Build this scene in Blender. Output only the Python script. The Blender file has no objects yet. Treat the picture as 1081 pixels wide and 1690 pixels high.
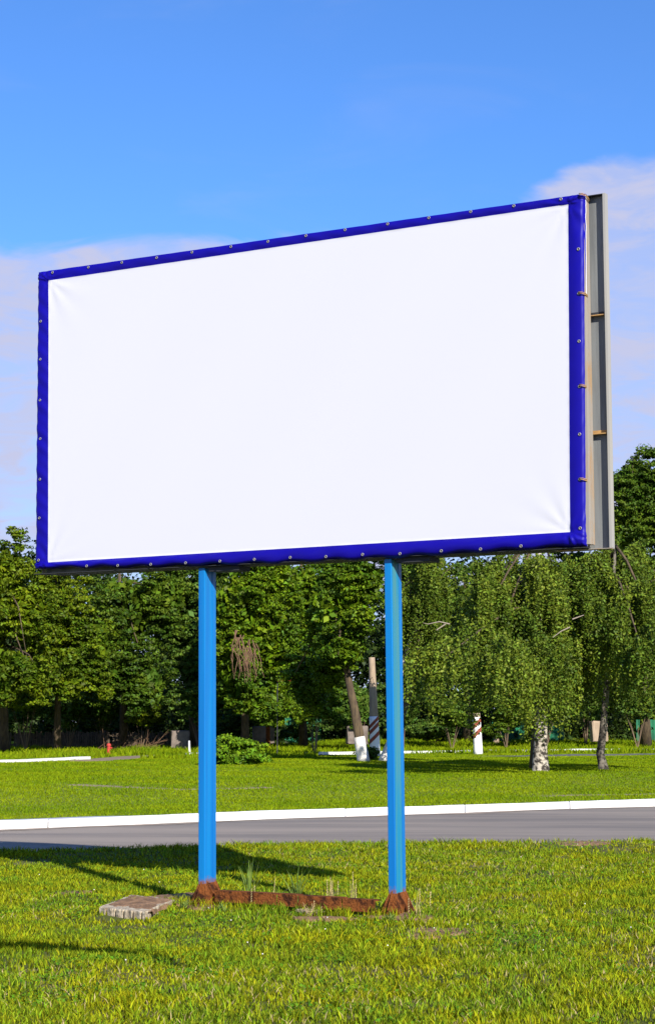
import bpy, bmesh, math, random
import numpy as np
from mathutils import Vector, Matrix
R = math.radians
rng = np.random.default_rng(7)
random.seed(7)
scn = bpy.context.scene
COL = scn.collection

# ------------------------------------------------------------------ camera
EYE = 1.68; FPX = 3000.0; TILT = 0.1291
cam_d = bpy.data.cameras.new('camera'); cam = bpy.data.objects.new('camera', cam_d); COL.objects.link(cam)
cam.location = (0, 0, EYE); cam.rotation_euler = (R(90)+TILT, 0, 0)
cam_d.sensor_fit = 'VERTICAL'; cam_d.sensor_height = 24.0
cam_d.lens = 24.0*FPX/1690.0
cam_d.shift_y = -45.0/1690.0
cam_d.clip_start = 0.1; cam_d.clip_end = 3000
scn.camera = cam
# ------------------------------------------------------------------ light
SUN_EL = R(29.6)
sdir = Vector((0.385*math.cos(SUN_EL), -0.923*math.cos(SUN_EL), math.sin(SUN_EL))).normalized()   # towards the sun
sd = bpy.data.lights.new('sun', 'SUN'); sun = bpy.data.objects.new('sun', sd); COL.objects.link(sun)
sd.energy = 4.8; sd.angle = R(0.5); sd.color = (1.0, 0.95, 0.86)
sun.rotation_euler = sdir.to_track_quat('Z', 'Y').to_euler()
scn.view_settings.view_transform = 'Standard'; scn.view_settings.look = 'None'
scn.view_settings.gamma = 1; scn.view_settings.exposure = 0.75
scn.view_settings.use_curve_mapping = False
w = bpy.data.worlds.new('World'); scn.world = w; w.use_nodes = True
nt = w.node_tree; nt.nodes.clear()
def wn(t, **k):
    n = nt.nodes.new(t)
    for a, b in k.items(): setattr(n, a, b)
    return n
L = nt.links.new
out = wn('ShaderNodeOutputWorld'); bg = wn('ShaderNodeBackground'); L(bg.outputs[0], out.inputs[0])
bg.inputs[1].default_value = 0.10
sky = wn('ShaderNodeTexSky', sky_type='NISHITA', sun_disc=False)
sky.sun_elevation = SUN_EL; sky.sun_rotation = math.atan2(sdir.x, sdir.y)
sky.air_density = 1.0; sky.dust_density = 0.3; sky.ozone_density = 3.0
tint = wn('ShaderNodeMixRGB', blend_type='MULTIPLY'); tint.inputs[0].default_value = 1
tint.inputs[2].default_value = (0.46, 0.76, 1.18, 1); L(sky.outputs[0], tint.inputs[1])
tc = wn('ShaderNodeTexCoord'); sx = wn('ShaderNodeSeparateXYZ'); L(tc.outputs['Generated'], sx.inputs[0])
def wm(op, a, b=None, c=None):
    n = wn('ShaderNodeMath', operation=op)
    for i, v in enumerate((a, b, c)):
        if v is None: continue
        if isinstance(v, (int, float)): n.inputs[i].default_value = v
        else: L(v, n.inputs[i])
    return n.outputs[0]
az = wm('ARCTAN2', sx.outputs[0], sx.outputs[1]); el = wm('ARCSINE', sx.outputs[2])
cv = wn('ShaderNodeCombineXYZ'); L(wm('MULTIPLY', az, 7.0), cv.inputs[0]); L(wm('MULTIPLY', el, 22.0), cv.inputs[1])
# wisps drift slightly upwards to the right
L(wm('MULTIPLY', az, 1.0), cv.inputs[2])
n1 = wn('ShaderNodeTexNoise'); n1.inputs['Scale'].default_value = 1.1; n1.inputs['Detail'].default_value = 7; n1.inputs['Roughness'].default_value = 0.55; n1.inputs['Distortion'].default_value = 0.6
L(cv.outputs[0], n1.inputs['Vector'])
n2 = wn('ShaderNodeTexNoise'); n2.inputs['Scale'].default_value = 3.0; n2.inputs['Detail'].default_value = 4; n2.inputs['Roughness'].default_value = 0.6; n2.inputs['Distortion'].default_value = 0.8
L(cv.outputs[0], n2.inputs['Vector'])
def ss(v, a, b):
    n = wn('ShaderNodeMapRange', interpolation_type='SMOOTHSTEP'); L(v, n.inputs[0])
    n.inputs[1].default_value = a; n.inputs[2].default_value = b; n.inputs[3].default_value = 0; n.inputs[4].default_value = 1
    return n.outputs[0]
# cloud bank: its upper border lies near 15 degrees, higher on the right-hand side
border = wm('ADD', 0.264, wm('MULTIPLY', ss(az, 0.07, 0.17), 0.050))
lev = wm('SUBTRACT', border, el)
lev = wm('ADD', lev, wm('MULTIPLY', wm('SUBTRACT', n1.outputs[0], 0.5), 0.075))
bank = ss(lev, -0.003, 0.016)
tex = wm('ADD', 0.66, wm('MULTIPLY', ss(n2.outputs[0], 0.33, 0.66), 0.34))
big = ss(n1.outputs[0], 0.22, 0.52)
cm = wm('MULTIPLY', wm('MULTIPLY', bank, tex), wm('ADD', 0.72, wm('MULTIPLY', big, 0.28)))
# a faint high veil in the clear part
veil = wm('MULTIPLY', ss(n1.outputs[0], 0.5, 0.85), 0.12)
cm = wm('MAXIMUM', cm, veil)
cmix = wn('ShaderNodeMixRGB'); L(cm, cmix.inputs[0]); L(tint.outputs[0], cmix.inputs[1])
cmix.inputs[2].default_value = (3.42, 3.58, 4.95, 1)
L(cmix.outputs[0], bg.inputs[0])

# ------------------------------------------------------------------ helpers
def tag(o, label=None, cat=None, group=None, kind=None):
    if label: o['label'] = label
    if cat: o['category'] = cat
    if group: o['group'] = group
    if kind: o['kind'] = kind
    return o
def empty(name, loc=(0,0,0), rz=0):
    o = bpy.data.objects.new(name, None); COL.objects.link(o); o.location = loc; o.rotation_euler = (0,0,rz)
    o.empty_display_size = 0.2
    return o
def link(name, me, mats, parent=None, smooth=False):
    o = bpy.data.objects.new(name, me); COL.objects.link(o)
    if not isinstance(mats, (list, tuple)): mats = [mats]
    for m in mats: me.materials.append(m)
    if parent: o.parent = parent
    if smooth: me.shade_smooth()
    return o
class MB:
    """collects shapes, builds ONE mesh"""
    def __init__(s): s.v = []; s.f = []; s.m = []
    def add(s, vs, fs, mi=0):
        n = len(s.v); s.v += [tuple(v) for v in vs]; s.f += [tuple(i+n for i in f) for f in fs]; s.m += [mi]*len(fs)
    def box(s, c, size, M=None, mi=0, bev=0.0):
        hx, hy, hz = [a/2 for a in size]
        if bev > 0:
            b = min(bev, hx*.9, hy*.9, hz*.9)
            bm = bmesh.new(); bmesh.ops.create_cube(bm, size=1)
            for v in bm.verts: v.co = Vector((v.co.x*2*hx, v.co.y*2*hy, v.co.z*2*hz))
            bmesh.ops.bevel(bm, geom=bm.edges[:], offset=b, segments=2, affect='EDGES', profile=.7)
            bm.verts.index_update()
            vs = [v.co.copy() for v in bm.verts]; fs = [[v.index for v in f.verts] for f in bm.faces]; bm.free()
        else:
            vs = [Vector((x,y,z)) for x in (-hx,hx) for y in (-hy,hy) for z in (-hz,hz)]
            fs = [(0,1,3,2),(4,6,7,5),(0,4,5,1),(2,3,7,6),(0,2,6,4),(1,5,7,3)]
        c = Vector(c)
        vs = [((M @ v) if M else v) + c for v in vs]
        s.add(vs, fs, mi)
    def tube(s, pts, rad, seg=8, mi=0, cap=True, jitter=0.0):
        pts = [Vector(p) for p in pts]; n = len(pts)
        if isinstance(rad, (int, float)): rad = [rad]*n
        vs = []; up = Vector((0.3,0.9,0.1)).normalized()
        for i, p in enumerate(pts):
            d = (pts[min(i+1,n-1)]-pts[max(i-1,0)]).normalized()
            a = d.cross(up)
            if a.length < 1e-3: a = d.cross(Vector((1,0,0)))
            a.normalize(); b = d.cross(a).normalized()
            for k in range(seg):
                t = 2*math.pi*k/seg; r = rad[i]*(1+random.uniform(-jitter, jitter))
                vs.append(p + a*math.cos(t)*r + b*math.sin(t)*r)
        fs = []
        for i in range(n-1):
            for k in range(seg):
                k2 = (k+1) % seg
                fs.append((i*seg+k, i*seg+k2, (i+1)*seg+k2, (i+1)*seg+k))
        if cap:
            fs.append(tuple(range(seg))[::-1]); fs.append(tuple((n-1)*seg+k for k in range(seg)))
        s.add(vs, fs, mi)
    def build(s, name, mats, parent=None, smooth=False):
        me = bpy.data.meshes.new(name); me.from_pydata(s.v, [], s.f)
        o = link(name, me, mats, parent, smooth)
        if any(s.m): me.polygons.foreach_set('material_index', s.m)
        me.validate(); me.update()
        return o
def np_mesh(name, V, F, mats, parent=None):
    """V (n,3), F (m,k) with k = 3 or 4"""
    me = bpy.data.meshes.new(name); n, k = F.shape
    me.vertices.add(len(V)); me.vertices.foreach_set('co', np.ascontiguousarray(V, dtype=np.float32).ravel())
    me.loops.add(n*k); me.loops.foreach_set('vertex_index', np.ascontiguousarray(F, dtype=np.int32).ravel())
    me.polygons.add(n); me.polygons.foreach_set('loop_start', np.arange(0, n*k, k, dtype=np.int32))
    me.update(calc_edges=True)
    return link(name, me, mats, parent)

# ground heights, metres; smooth noise from a few sines
def wob(x, y):
    return (np.sin(x*1.3+.5)*np.cos(y*.9+1)+.6*np.sin(x*2.9+y*2.1)+.4*np.cos(x*4.7-y*3.3)+.3*np.sin(7.1*x+5.3*y))
NE_X = np.array([-60,-20,-8,-4.3,-.8,4.7,12,30,70.]); NE_Y = np.array([9.5,19.0,22.4,23.9,25.3,26.1,27.2,29.5,33.])-.85
KB_X = np.array([-60,-20,-8,-5.1,-2.2,1.2,6.4,14,30,70.]); KB_Y = np.array([12,23.3,27.9,29.6,32.1,34.3,37.7,41.5,48,57.])
def _sm(X, Y):
    xs = np.linspace(-60, 70, 521); ys = np.interp(xs, X, Y)
    k = np.hanning(17); k /= k.sum(); p = np.pad(ys, 8, mode='edge'); return xs, np.convolve(p, k, 'valid')
NEx, NEy = _sm(NE_X, NE_Y); KBx, KBy = _sm(KB_X, KB_Y)
def near_edge(x): return np.interp(x, NEx, NEy)
def kerb_edge(x): return np.interp(x, KBx, KBy)
def sstep(v, a, b):
    t = np.clip((v-a)/(b-a), 0, 1); return t*t*(3-2*t)
def gz(x, y):
    x = np.asarray(x, float); y = np.asarray(y, float)
    ne = near_edge(x); kb = kerb_edge(x)
    near = 0.016*wob(x*.9, y*.9)
    lip = 0.05*sstep(y, ne-1.8, ne-.3)
    road = -0.06
    far = 0.078 + 0.20*sstep(y, kb+3, kb+13) + 0.012*wob(x*.35, y*.3) + 0.028*sstep(x, -6, 2)*np.clip(y-82, 0, 40)
    z = np.where(y < ne, near*(1-sstep(y, ne-1.2, ne)) + lip, road)
    z = np.where(y > kb+.12, far, z)
    return z
def at(px, py, z=0.0, Y=None):
    """ground (or plane-z / depth-Y) point seen at photo pixel px,py"""
    u = (px-540.5)/FPX; v = (800-py)/FPX
    d = Vector((u, math.cos(TILT)-v*math.sin(TILT), math.sin(TILT)+v*math.cos(TILT)))
    t = (Y/d.y) if Y is not None else (z-EYE)/d.z
    return Vector((d.x*t, d.y*t, EYE+d.z*t))
def onground(px, py):
    z = 0.0
    for _ in range(25):
        p = at(px, py, z); z = .5*z+.5*float(gz(p.x, p.y))
    return Vector((p.x, p.y, float(gz(p.x, p.y))))

# ------------------------------------------------------------------ materials
def mat(name, base, rough=.8, var=.0, scale=5., col2=None, bump=0., bscale=40., metallic=0., spec=.3, island=0., trans=0., detail=5, stretch=None, lo=.4, hi=.6):
    m = bpy.data.materials.new(name); m.use_nodes = True; t = m.node_tree; N = t.nodes; K = t.links.new
    b = N['Principled BSDF']; b.inputs['Roughness'].default_value = rough; b.inputs['Metallic'].default_value = metallic
    b.inputs['Specular IOR Level'].default_value = spec
    c = (*base, 1); b.inputs['Base Color'].default_value = c
    src = None
    tcn = N.new('ShaderNodeTexCoord'); vec = tcn.outputs['Object']
    if stretch:
        mp = N.new('ShaderNodeMapping'); mp.inputs['Scale'].default_value = stretch; K(vec, mp.inputs[0]); vec = mp.outputs[0]
    if col2 is not None:
        n = N.new('ShaderNodeTexNoise'); n.inputs['Scale'].default_value = scale; n.inputs['Detail'].default_value = detail; n.inputs['Roughness'].default_value = .65
        K(vec, n.inputs['Vector'])
        r = N.new('ShaderNodeMapRange'); r.inputs[1].default_value = lo; r.inputs[2].default_value = hi; K(n.outputs[0], r.inputs[0])
        mx = N.new('ShaderNodeMixRGB'); mx.inputs[1].default_value = c; mx.inputs[2].default_value = (*col2, 1); K(r.outputs[0], mx.inputs[0]); src = mx.outputs[0]
    if island > 0:
        g = N.new('ShaderNodeNewGeometry'); h = N.new('ShaderNodeHueSaturation')
        mr = N.new('ShaderNodeMapRange'); mr.inputs[3].default_value = 1-island; mr.inputs[4].default_value = 1+island; K(g.outputs['Random Per Island'], mr.inputs[0])
        K(mr.outputs[0], h.inputs['Value'])
        wn_ = N.new('ShaderNodeTexWhiteNoise'); wn_.noise_dimensions = '1D'; K(g.outputs['Random Per Island'], wn_.inputs['W'])
        mr2 = N.new('ShaderNodeMapRange'); mr2.inputs[3].default_value = .5-island*.055; mr2.inputs[4].default_value = .5+island*.035; K(wn_.outputs[0], mr2.inputs[0]); K(mr2.outputs[0], h.inputs['Hue'])
        if src: K(src, h.inputs['Color'])
        else: h.inputs['Color'].default_value = c
        src = h.outputs[0]
    if src: K(src, b.inputs['Base Color'])
    if bump > 0:
        n = N.new('ShaderNodeTexNoise'); n.inputs['Scale'].default_value = bscale; n.inputs['Detail'].default_value = 6
        K(vec, n.inputs['Vector'])
        bp = N.new('ShaderNodeBump'); bp.inputs['Strength'].default_value = bump; bp.inputs['Distance'].default_value = .02; K(n.outputs[0], bp.inputs['Height']); K(bp.outputs[0], b.inputs['Normal'])
    if trans > 0:
        tr = N.new('ShaderNodeBsdfTranslucent'); ms = N.new('ShaderNodeMixShader'); ms.inputs[0].default_value = trans
        if src: K(src, tr.inputs[0])
        else: tr.inputs[0].default_value = c
        K(b.outputs[0], ms.inputs[1]); K(tr.outputs[0], ms.inputs[2]); K(ms.outputs[0], N['Material Output'].inputs[0])
    return m
M = {}
M['soil'] = mat('lawn_soil', (.065,.075,.006), .95, scale=1.6, col2=(.12,.085,.045), bump=.6, bscale=30, lo=.5, hi=.72)
M['far_lawn'] = mat('far_lawn', (.150,.185,.004), .95, scale=.35, col2=(.11,.150,.004), bump=.5, bscale=9, lo=.35, hi=.65)
M['asphalt'] = mat('asphalt', (.265,.220,.178), .9, scale=.30, col2=(.165,.142,.122), bump=.25, bscale=60, stretch=(.35,2.2,1), lo=.4, hi=.62)
M['asphalt_far'] = mat('asphalt_far', (.13,.12,.12), .9, scale=.5, col2=(.10,.10,.10))
M['kerb'] = mat('white_kerb_paint', (.66,.65,.63), .85, scale=5.5, col2=(.40,.36,.31), bump=.4, bscale=25, lo=.60, hi=.78)
M['path'] = mat('worn_path', (.26,.19,.13), .95, scale=2, col2=(.19,.15,.10), bump=.3)
M['dirt'] = mat('bare_dirt', (.27,.155,.080), .97, scale=9, col2=(.14,.078,.040), bump=.9, bscale=22)
M['grass'] = mat('grass_blades', (.135,.210,.010), .85, island=.8, trans=.22, spec=.04, scale=1.1, col2=(.215,.245,.006))
M['grass2'] = mat('far_grass_blades', (.185,.245,.004), .8, island=.35, trans=.25, spec=.06, scale=.30, col2=(.125,.200,.003))
M['weed'] = mat('weed_blades', (.17,.25,.04), .6, island=.3, trans=.3)
M['straw'] = mat('dry_straw', (.42,.33,.14), .7, island=.2, trans=.2)
M['white'] = mat('banner_white', (.565,.560,.60), .6, spec=.25)
M['blue'] = mat('banner_blue', (.004,.001,.255), .48, spec=.20, scale=.7, col2=(.006,.002,.20), lo=.3, hi=.7)
M['hem'] = mat('banner_back_hem', (.75,.73,.76), .7)
M['galv'] = mat('galvanised_sheet', (.23,.235,.235), .5, scale=2.0, col2=(.17,.18,.18), metallic=.25, stretch=(3,3,.25), bump=.05)
M['galv_light'] = mat('painted_grey_steel', (.30,.29,.27), .6, scale=2.5, col2=(.33,.31,.27), stretch=(2,2,.4))
M['tan'] = mat('tan_angle_steel', (.29,.255,.215), .7, scale=2.5, col2=(.34,.21,.10), stretch=(2,2,.6), lo=.48, hi=.62)
M['rustlight'] = mat('rusted_angle', (.42,.24,.08), .8, scale=9, col2=(.28,.16,.07))
M['dark'] = mat('dark_steel_and_shade', (.03,.03,.035), .7)
M['rust'] = mat('rust_brown', (.185,.060,.016), .95, scale=11, col2=(.045,.016,.008), bump=.9, bscale=60, lo=.46, hi=.60, spec=.1)
M['rustpale'] = mat('rust_pale', (.20,.10,.06), .9, scale=12, col2=(.13,.06,.035), bump=.7, bscale=40)
def post_mat():
    m = bpy.data.materials.new('post_blue_paint'); m.use_nodes = True; t = m.node_tree; N = t.nodes; K = t.links.new
    b = N['Principled BSDF']; b.inputs['Roughness'].default_value = .38; b.inputs['Specular IOR Level'].default_value = .4
    tcn = N.new('ShaderNodeTexCoord'); mp = N.new('ShaderNodeMapping'); mp.inputs['Scale'].default_value = (9,9,.35); K(tcn.outputs['Object'], mp.inputs[0])
    n = N.new('ShaderNodeTexNoise'); n.inputs['Scale'].default_value = 1.3; n.inputs['Detail'].default_value = 5; K(mp.outputs[0], n.inputs['Vector'])
    cr = N.new('ShaderNodeValToRGB'); e = cr.color_ramp.elements
    e[0].position = .40; e[0].color = (.002,.135,.41,1); e[1].position = .62; e[1].color = (.001,.175,.46,1)
    K(n.outputs[0], cr.inputs[0])
    # rust creeping up the foot
    s = N.new('ShaderNodeSeparateXYZ'); K(tcn.outputs['Object'], s.inputs[0])
    n2 = N.new('ShaderNodeTexNoise'); n2.inputs['Scale'].default_value = 22; n2.inputs['Detail'].default_value = 6; K(tcn.outputs['Object'], n2.inputs['Vector'])
    a = N.new('ShaderNodeMath'); a.operation = 'MULTIPLY_ADD'; K(n2.outputs[0], a.inputs[0]); a.inputs[1].default_value = -.16; K(s.outputs[2], a.inputs[2])
    r = N.new('ShaderNodeMapRange'); r.inputs[1].default_value = .190; r.inputs[2].default_value = .135; r.inputs[3].default_value = 0; r.inputs[4].default_value = 1; K(a.outputs[0], r.inputs[0])
    mx = N.new('ShaderNodeMixRGB'); K(r.outputs[0], mx.inputs[0]); K(cr.outputs[0], mx.inputs[1]); mx.inputs[2].default_value = (.19,.07,.035,1)
    K(mx.outputs[0], b.inputs['Base Color'])
    return m
M['post'] = post_mat()
M['post_worn'] = mat('post_worn_paint', (.006,.19,.34), .5, scale=1.3, col2=(.07,.21,.19), stretch=(9,9,.4), lo=.38, hi=.66)
M['concrete'] = mat('concrete_slab', (.50,.42,.30), .95, scale=14, col2=(.27,.21,.14), bump=.9, bscale=30)
M['block'] = mat('grey_concrete', (.20,.16,.135), .95, scale=2, col2=(.12,.095,.08), bump=.5)
M['pole'] = mat('concrete_pole', (.36,.27,.185), .9, scale=3, col2=(.27,.20,.14), bump=.3, stretch=(3,3,.6))
M['whitewash'] = mat('whitewash', (.70,.66,.58), .95, scale=5, col2=(.40,.34,.27), bump=.6, lo=.5, hi=.72)
M['polewhite'] = mat('pole_white', (.80,.79,.77), .8, scale=4, col2=(.6,.58,.54), lo=.5, hi=.75)
M['polered'] = mat('pole_red', (.30,.07,.035), .8, scale=5, col2=(.2,.05,.03))
M['birch_shaded'] = mat('shaded_birch_bark', (.16,.14,.11), .9, scale=2.6, col2=(.03,.025,.02), bump=.6, bscale=12, stretch=(2,2,2), lo=.42, hi=.56)  # copy of the birch bark, darkened to paint in the shade on the slimmer trunk
M['bark'] = mat('bark_brown', (.115,.082,.045), .95, scale=5, col2=(.06,.042,.028), bump=1.0, bscale=14, stretch=(2,2,.5))
M['birch'] = mat('birch_bark', (.42,.37,.30), .85, scale=2.6, col2=(.035,.028,.022), bump=.6, bscale=12, stretch=(2.0,2.0,2.6), lo=.47, hi=.56)
M['twig'] = mat('twigs', (.16,.11,.07), .9)
M['palebranch'] = mat('pale_branch', (.27,.22,.17), .9)
M['vine'] = mat('dead_vine', (.15,.085,.05), .9)
M['wood'] = mat('old_fence_wood', (.165,.120,.078), .95, scale=3, col2=(.07,.05,.035), stretch=(8,8,1), bump=.5)
M['greenfence'] = mat('green_sheet', (.010,.15,.065), .6, scale=2, col2=(.008,.09,.045))
M['red'] = mat('red_paint', (.52,.055,.035), .5, scale=6, col2=(.34,.04,.03))
M['whitepaint'] = mat('white_paint', (.78,.76,.74), .6)
M['flower'] = mat('clover_head', (.75,.72,.66), .8)
M['glass_green'] = mat('green_bottle', (.06,.30,.12), .2, spec=.6)
def leafmat(name, c, c2, sc=.5, tr=.12):
    return mat(name, c, .55, island=.5, trans=tr, spec=.14, scale=sc, col2=c2, detail=2)
M['leaf_a'] = leafmat('leaf_yellow_green', (.110,.158,.004), (.052,.092,.003))
M['leaf_b'] = leafmat('leaf_mid_green', (.072,.122,.007), (.036,.075,.005))
M['leaf_c'] = leafmat('leaf_dark_green', (.070,.125,.014), (.040,.085,.010))
M['leaf_m'] = leafmat('leaf_maple', (.098,.165,.004), (.048,.098,.004))
M['leaf_birch'] = leafmat('leaf_birch', (.130,.180,.015), (.068,.112,.009))
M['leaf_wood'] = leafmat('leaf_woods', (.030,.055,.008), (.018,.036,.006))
M['leaf_shrub'] = leafmat('leaf_shrub', (.130,.235,.008), (.080,.165,.006))

# ------------------------------------------------------------------ ground
def grid_sheet(name, xs, ylo, yhi, ny, m, zf, kind='structure', yy=None):
    xs = np.asarray(xs, float); T = np.linspace(0, 1, ny) if yy is None else yy
    X = np.repeat(xs[:,None], len(T), 1); lo = ylo(xs)[:,None]; hi = yhi(xs)[:,None]
    Y = lo + (hi-lo)*T[None,:]; Z = zf(X, Y)
    V = np.stack([X,Y,Z], -1).reshape(-1,3); ny = len(T)
    i = np.arange(len(xs)-1)[:,None]; j = np.arange(ny-1)[None,:]
    a = (i*ny+j).ravel(); F = np.stack([a, a+ny, a+ny+1, a+1], -1)
    o = np_mesh(name, V, F, m); o.data.shade_smooth(); o['kind'] = kind
    return o
xs_n = np.concatenate([np.linspace(-60,-9,40), np.linspace(-8.8,8.8,220), np.linspace(9,70,45)])
grid_sheet('near_lawn', xs_n, lambda x: x*0-12, lambda x: near_edge(x), 300, M['soil'],
           lambda X,Y: np.where(Y > near_edge(X)-1e-6, -0.13, gz(X,Y)), yy=np.concatenate([np.linspace(0,.5,30)[:-1], np.linspace(.5,1,240)]))
grid_sheet('road', xs_n, lambda x: near_edge(x)-.4, lambda x: kerb_edge(x)+.02, 24, M['asphalt'], lambda X,Y: -0.06-.055*(1-sstep(Y-near_edge(X),0,3.5))+0.005*wob(X*.3,Y*.3))
# ground beyond the kerb in one sheet that reaches the horizon
tt = np.concatenate([np.linspace(0,.06,150)[:-1], np.linspace(.06,1,60)])
grid_sheet('park_lawn', np.concatenate([np.linspace(-900,-61,20), xs_n, np.linspace(71,900,20)]), lambda x: kerb_edge(x)+.13, lambda x: x*0+1400, 0, M['far_lawn'],
           lambda X,Y: np.where(Y<150, gz(X,np.maximum(Y, kerb_edge(X)+.14)), gz(X,Y*0+150.)), yy=tt)
M['dust'] = mat('road_dust', (.30,.235,.18), .95, scale=3, col2=(.22,.18,.145), bump=.4)
def dust(f0, w0, w1, sg, off):
    xs = np.arange(-30, 45, .12); vs = []
    for i, x_ in enumerate(xs):
        y_ = float(f0(x_)); wd = w0+w1*(.5+.5*math.sin(x_*1.7)*math.cos(x_*.63+1))+random.uniform(-.02,.02)
        for q in (0, 1):
            yy_ = y_+sg*(off+wd*q); Z_ = -0.06-.055*(1-float(sstep(yy_-float(near_edge(x_)),0,3.5)))+0.005*float(wob(x_*.3,yy_*.3)); vs.append((x_, yy_, Z_+.006))
    mb = MB(); mb.add(vs, [(2*i,2*i+2,2*i+3,2*i+1) for i in range(len(xs)-1)]); mb.build('road_dust', M['dust'])['kind'] = 'structure'
dust(kerb_edge, .10, .50, -1, -.01); dust(near_edge, 1.0, 1.1, 1, -.1)
# far kerbs, far road, path
def ribbon(name, pts, wid, z0, h, m, kind='structure'):
    mb = MB(); P = [Vector(p) for p in pts]; prof = []
    for i, p in enumerate(P):
        d = (P[min(i+1,len(P)-1)]-P[max(i-1,0)]); d.z = 0; d.normalize(); n = Vector((-d.y, d.x, 0))
        a = p-n*wid/2; b = p+n*wid/2
        for q, zz in ((a,z0),(a,z0+h),(b,z0+h),(b,z0)): prof.append(Vector((q.x,q.y,float(gz(p.x,p.y))+zz)))
    fs = []
    for i in range(len(P)-1):
        for k in range(4):
            fs.append((i*4+k,(i+1)*4+k,(i+1)*4+(k+1)%4,i*4+(k+1)%4))
    fs += [(0,1,2,3),((len(P)-1)*4+3,(len(P)-1)*4+2,(len(P)-1)*4+1,(len(P)-1)*4)]
    mb.add(prof, fs); o = mb.build(name, m); o['kind'] = kind; return o
def polyl(pxs, n=14):
    P = [onground(*p) for p in pxs]; o = []
    for i in range(len(P)-1):
        for k in range(n): o.append(P[i].lerp(P[i+1], k/n))
    o.append(P[-1]); return o
ribbon('far_kerb', polyl([(-420,1275),(0,1259),(147,1253)]), .16, -.05, .15, M['kerb'])
ribbon('far_kerb', polyl([(505,1246.0),(690,1244),(900,1241.5),(1081,1240),(1500,1237)]), .16, -.05, .17, M['kerb'])
ribbon('park_path', polyl([(150,1256),(215,1250),(325,1244.5)]), 1.5, -.05, .062, M['path'])
ribbon('worn_track', polyl([(120,1295),(300,1303),(440,1299)]), .5, -.05, .054, M['path'])
ribbon('worn_track', polyl([(850,1315),(960,1312),(1150,1310)]), .30, -.05, .054, M['path'])
ribbon('park_road', polyl([(840,1248.5),(960,1246.5),(1081,1245),(1500,1241)]), 2.4, -.05, .066, M['asphalt_far'])

# ------------------------------------------------------------------ white kerb along the near road: stones of its own length
kerb = MB(); x = -30.0; prof_w = .11
while x < 45:
    ln = 2.3 + random.uniform(-.25,.25); n = 6
    dz = random.uniform(-.008,.008); dy = random.uniform(-.012,.012)
    vs = []
    for i in range(n+1):
        xx = x + (ln-.022)*i/n; y0 = float(kerb_edge(xx))+dy
        h = .083+dz+random.uniform(-.004,.004); e = random.uniform(-.006,.006)
        for yy_, zz in ((y0+e,-.08),(y0+.006+e,h-.025),(y0+.028,h),(y0+prof_w,h+.004),(y0+prof_w+.02,h-.03),(y0+prof_w+.02,-.08)):
            vs.append((xx, yy_+(random.uniform(-.008,.004) if zz < h-.01 else 0), zz))
    fs = []
    for i in range(n):
        for k in range(6): fs.append((i*6+k,(i+1)*6+k,(i+1)*6+(k+1)%6,i*6+(k+1)%6)[::-1])
    fs += [(0,1,2,3,4,5),tuple(n*6+k for k in range(6))[::-1]]
    kerb.add(vs, fs); x += ln
kerb.build('white_kerb', M['kerb'])['kind'] = 'structure'

# ------------------------------------------------------------------ BILLBOARD
A = 0.51
DU = Vector((-math.cos(A), math.sin(A), 0)); DB = Vector((math.sin(A), math.cos(A), 0)); R0 = Vector((2.026, 14.987, 0))
def bd(u, d, z): return R0 + DU*u + DB*d + Vector((0,0,z))
def px2board(px, py):
    u = (px-540.5)/FPX; v = (800-py)/FPX
    d = Vector((u, math.cos(TILT)-v*math.sin(TILT), math.sin(TILT)+v*math.cos(TILT)))
    O = Vector((0,0,EYE)); t = (R0-Vector((0,0,0))-O).dot(DB)/d.dot(DB); P = O+d*t
    q = P-R0; return (q.dot(DU), P.z)
bb = empty('billboard', tuple(bd(2.7,.28,0)))
tag(bb, 'large blank white billboard with blue banner border on two blue steel posts', 'billboard')
inv = -Vector(bb.location)
def bpart(mb, name, m, smooth=False, parent=bb):
    off = inv if parent == bb else inv
    mb.v = [tuple(Vector(v)+off) for v in mb.v]
    return mb.build(name, m, parent, smooth)
inn = [px2board(*p) for p in ((81,463),(937,337),(940,878),(80,928))]      # TL TR BR BL
outr = [px2board(*p) for p in ((62,448),(963,318),(967,900),(57,938))]
def bil(c, s, t):   # s 0 left..1 right, t 0 top..1 bottom
    return tuple((c[0][k]*(1-s)+c[1][k]*s)*(1-t)+(c[3][k]*(1-s)+c[2][k]*s)*t for k in (0,1))
grom = []
for k in range(14): grom.append((.012+k*(.976/13), 'top'))
for k in range(7): grom.append((.145+k*.141, 'left'))
for k in range(7): grom.append((.145+k*.141, 'right'))
for k in range(13): grom.append((.09+k*(.83/12), 'bottom'))
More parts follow.
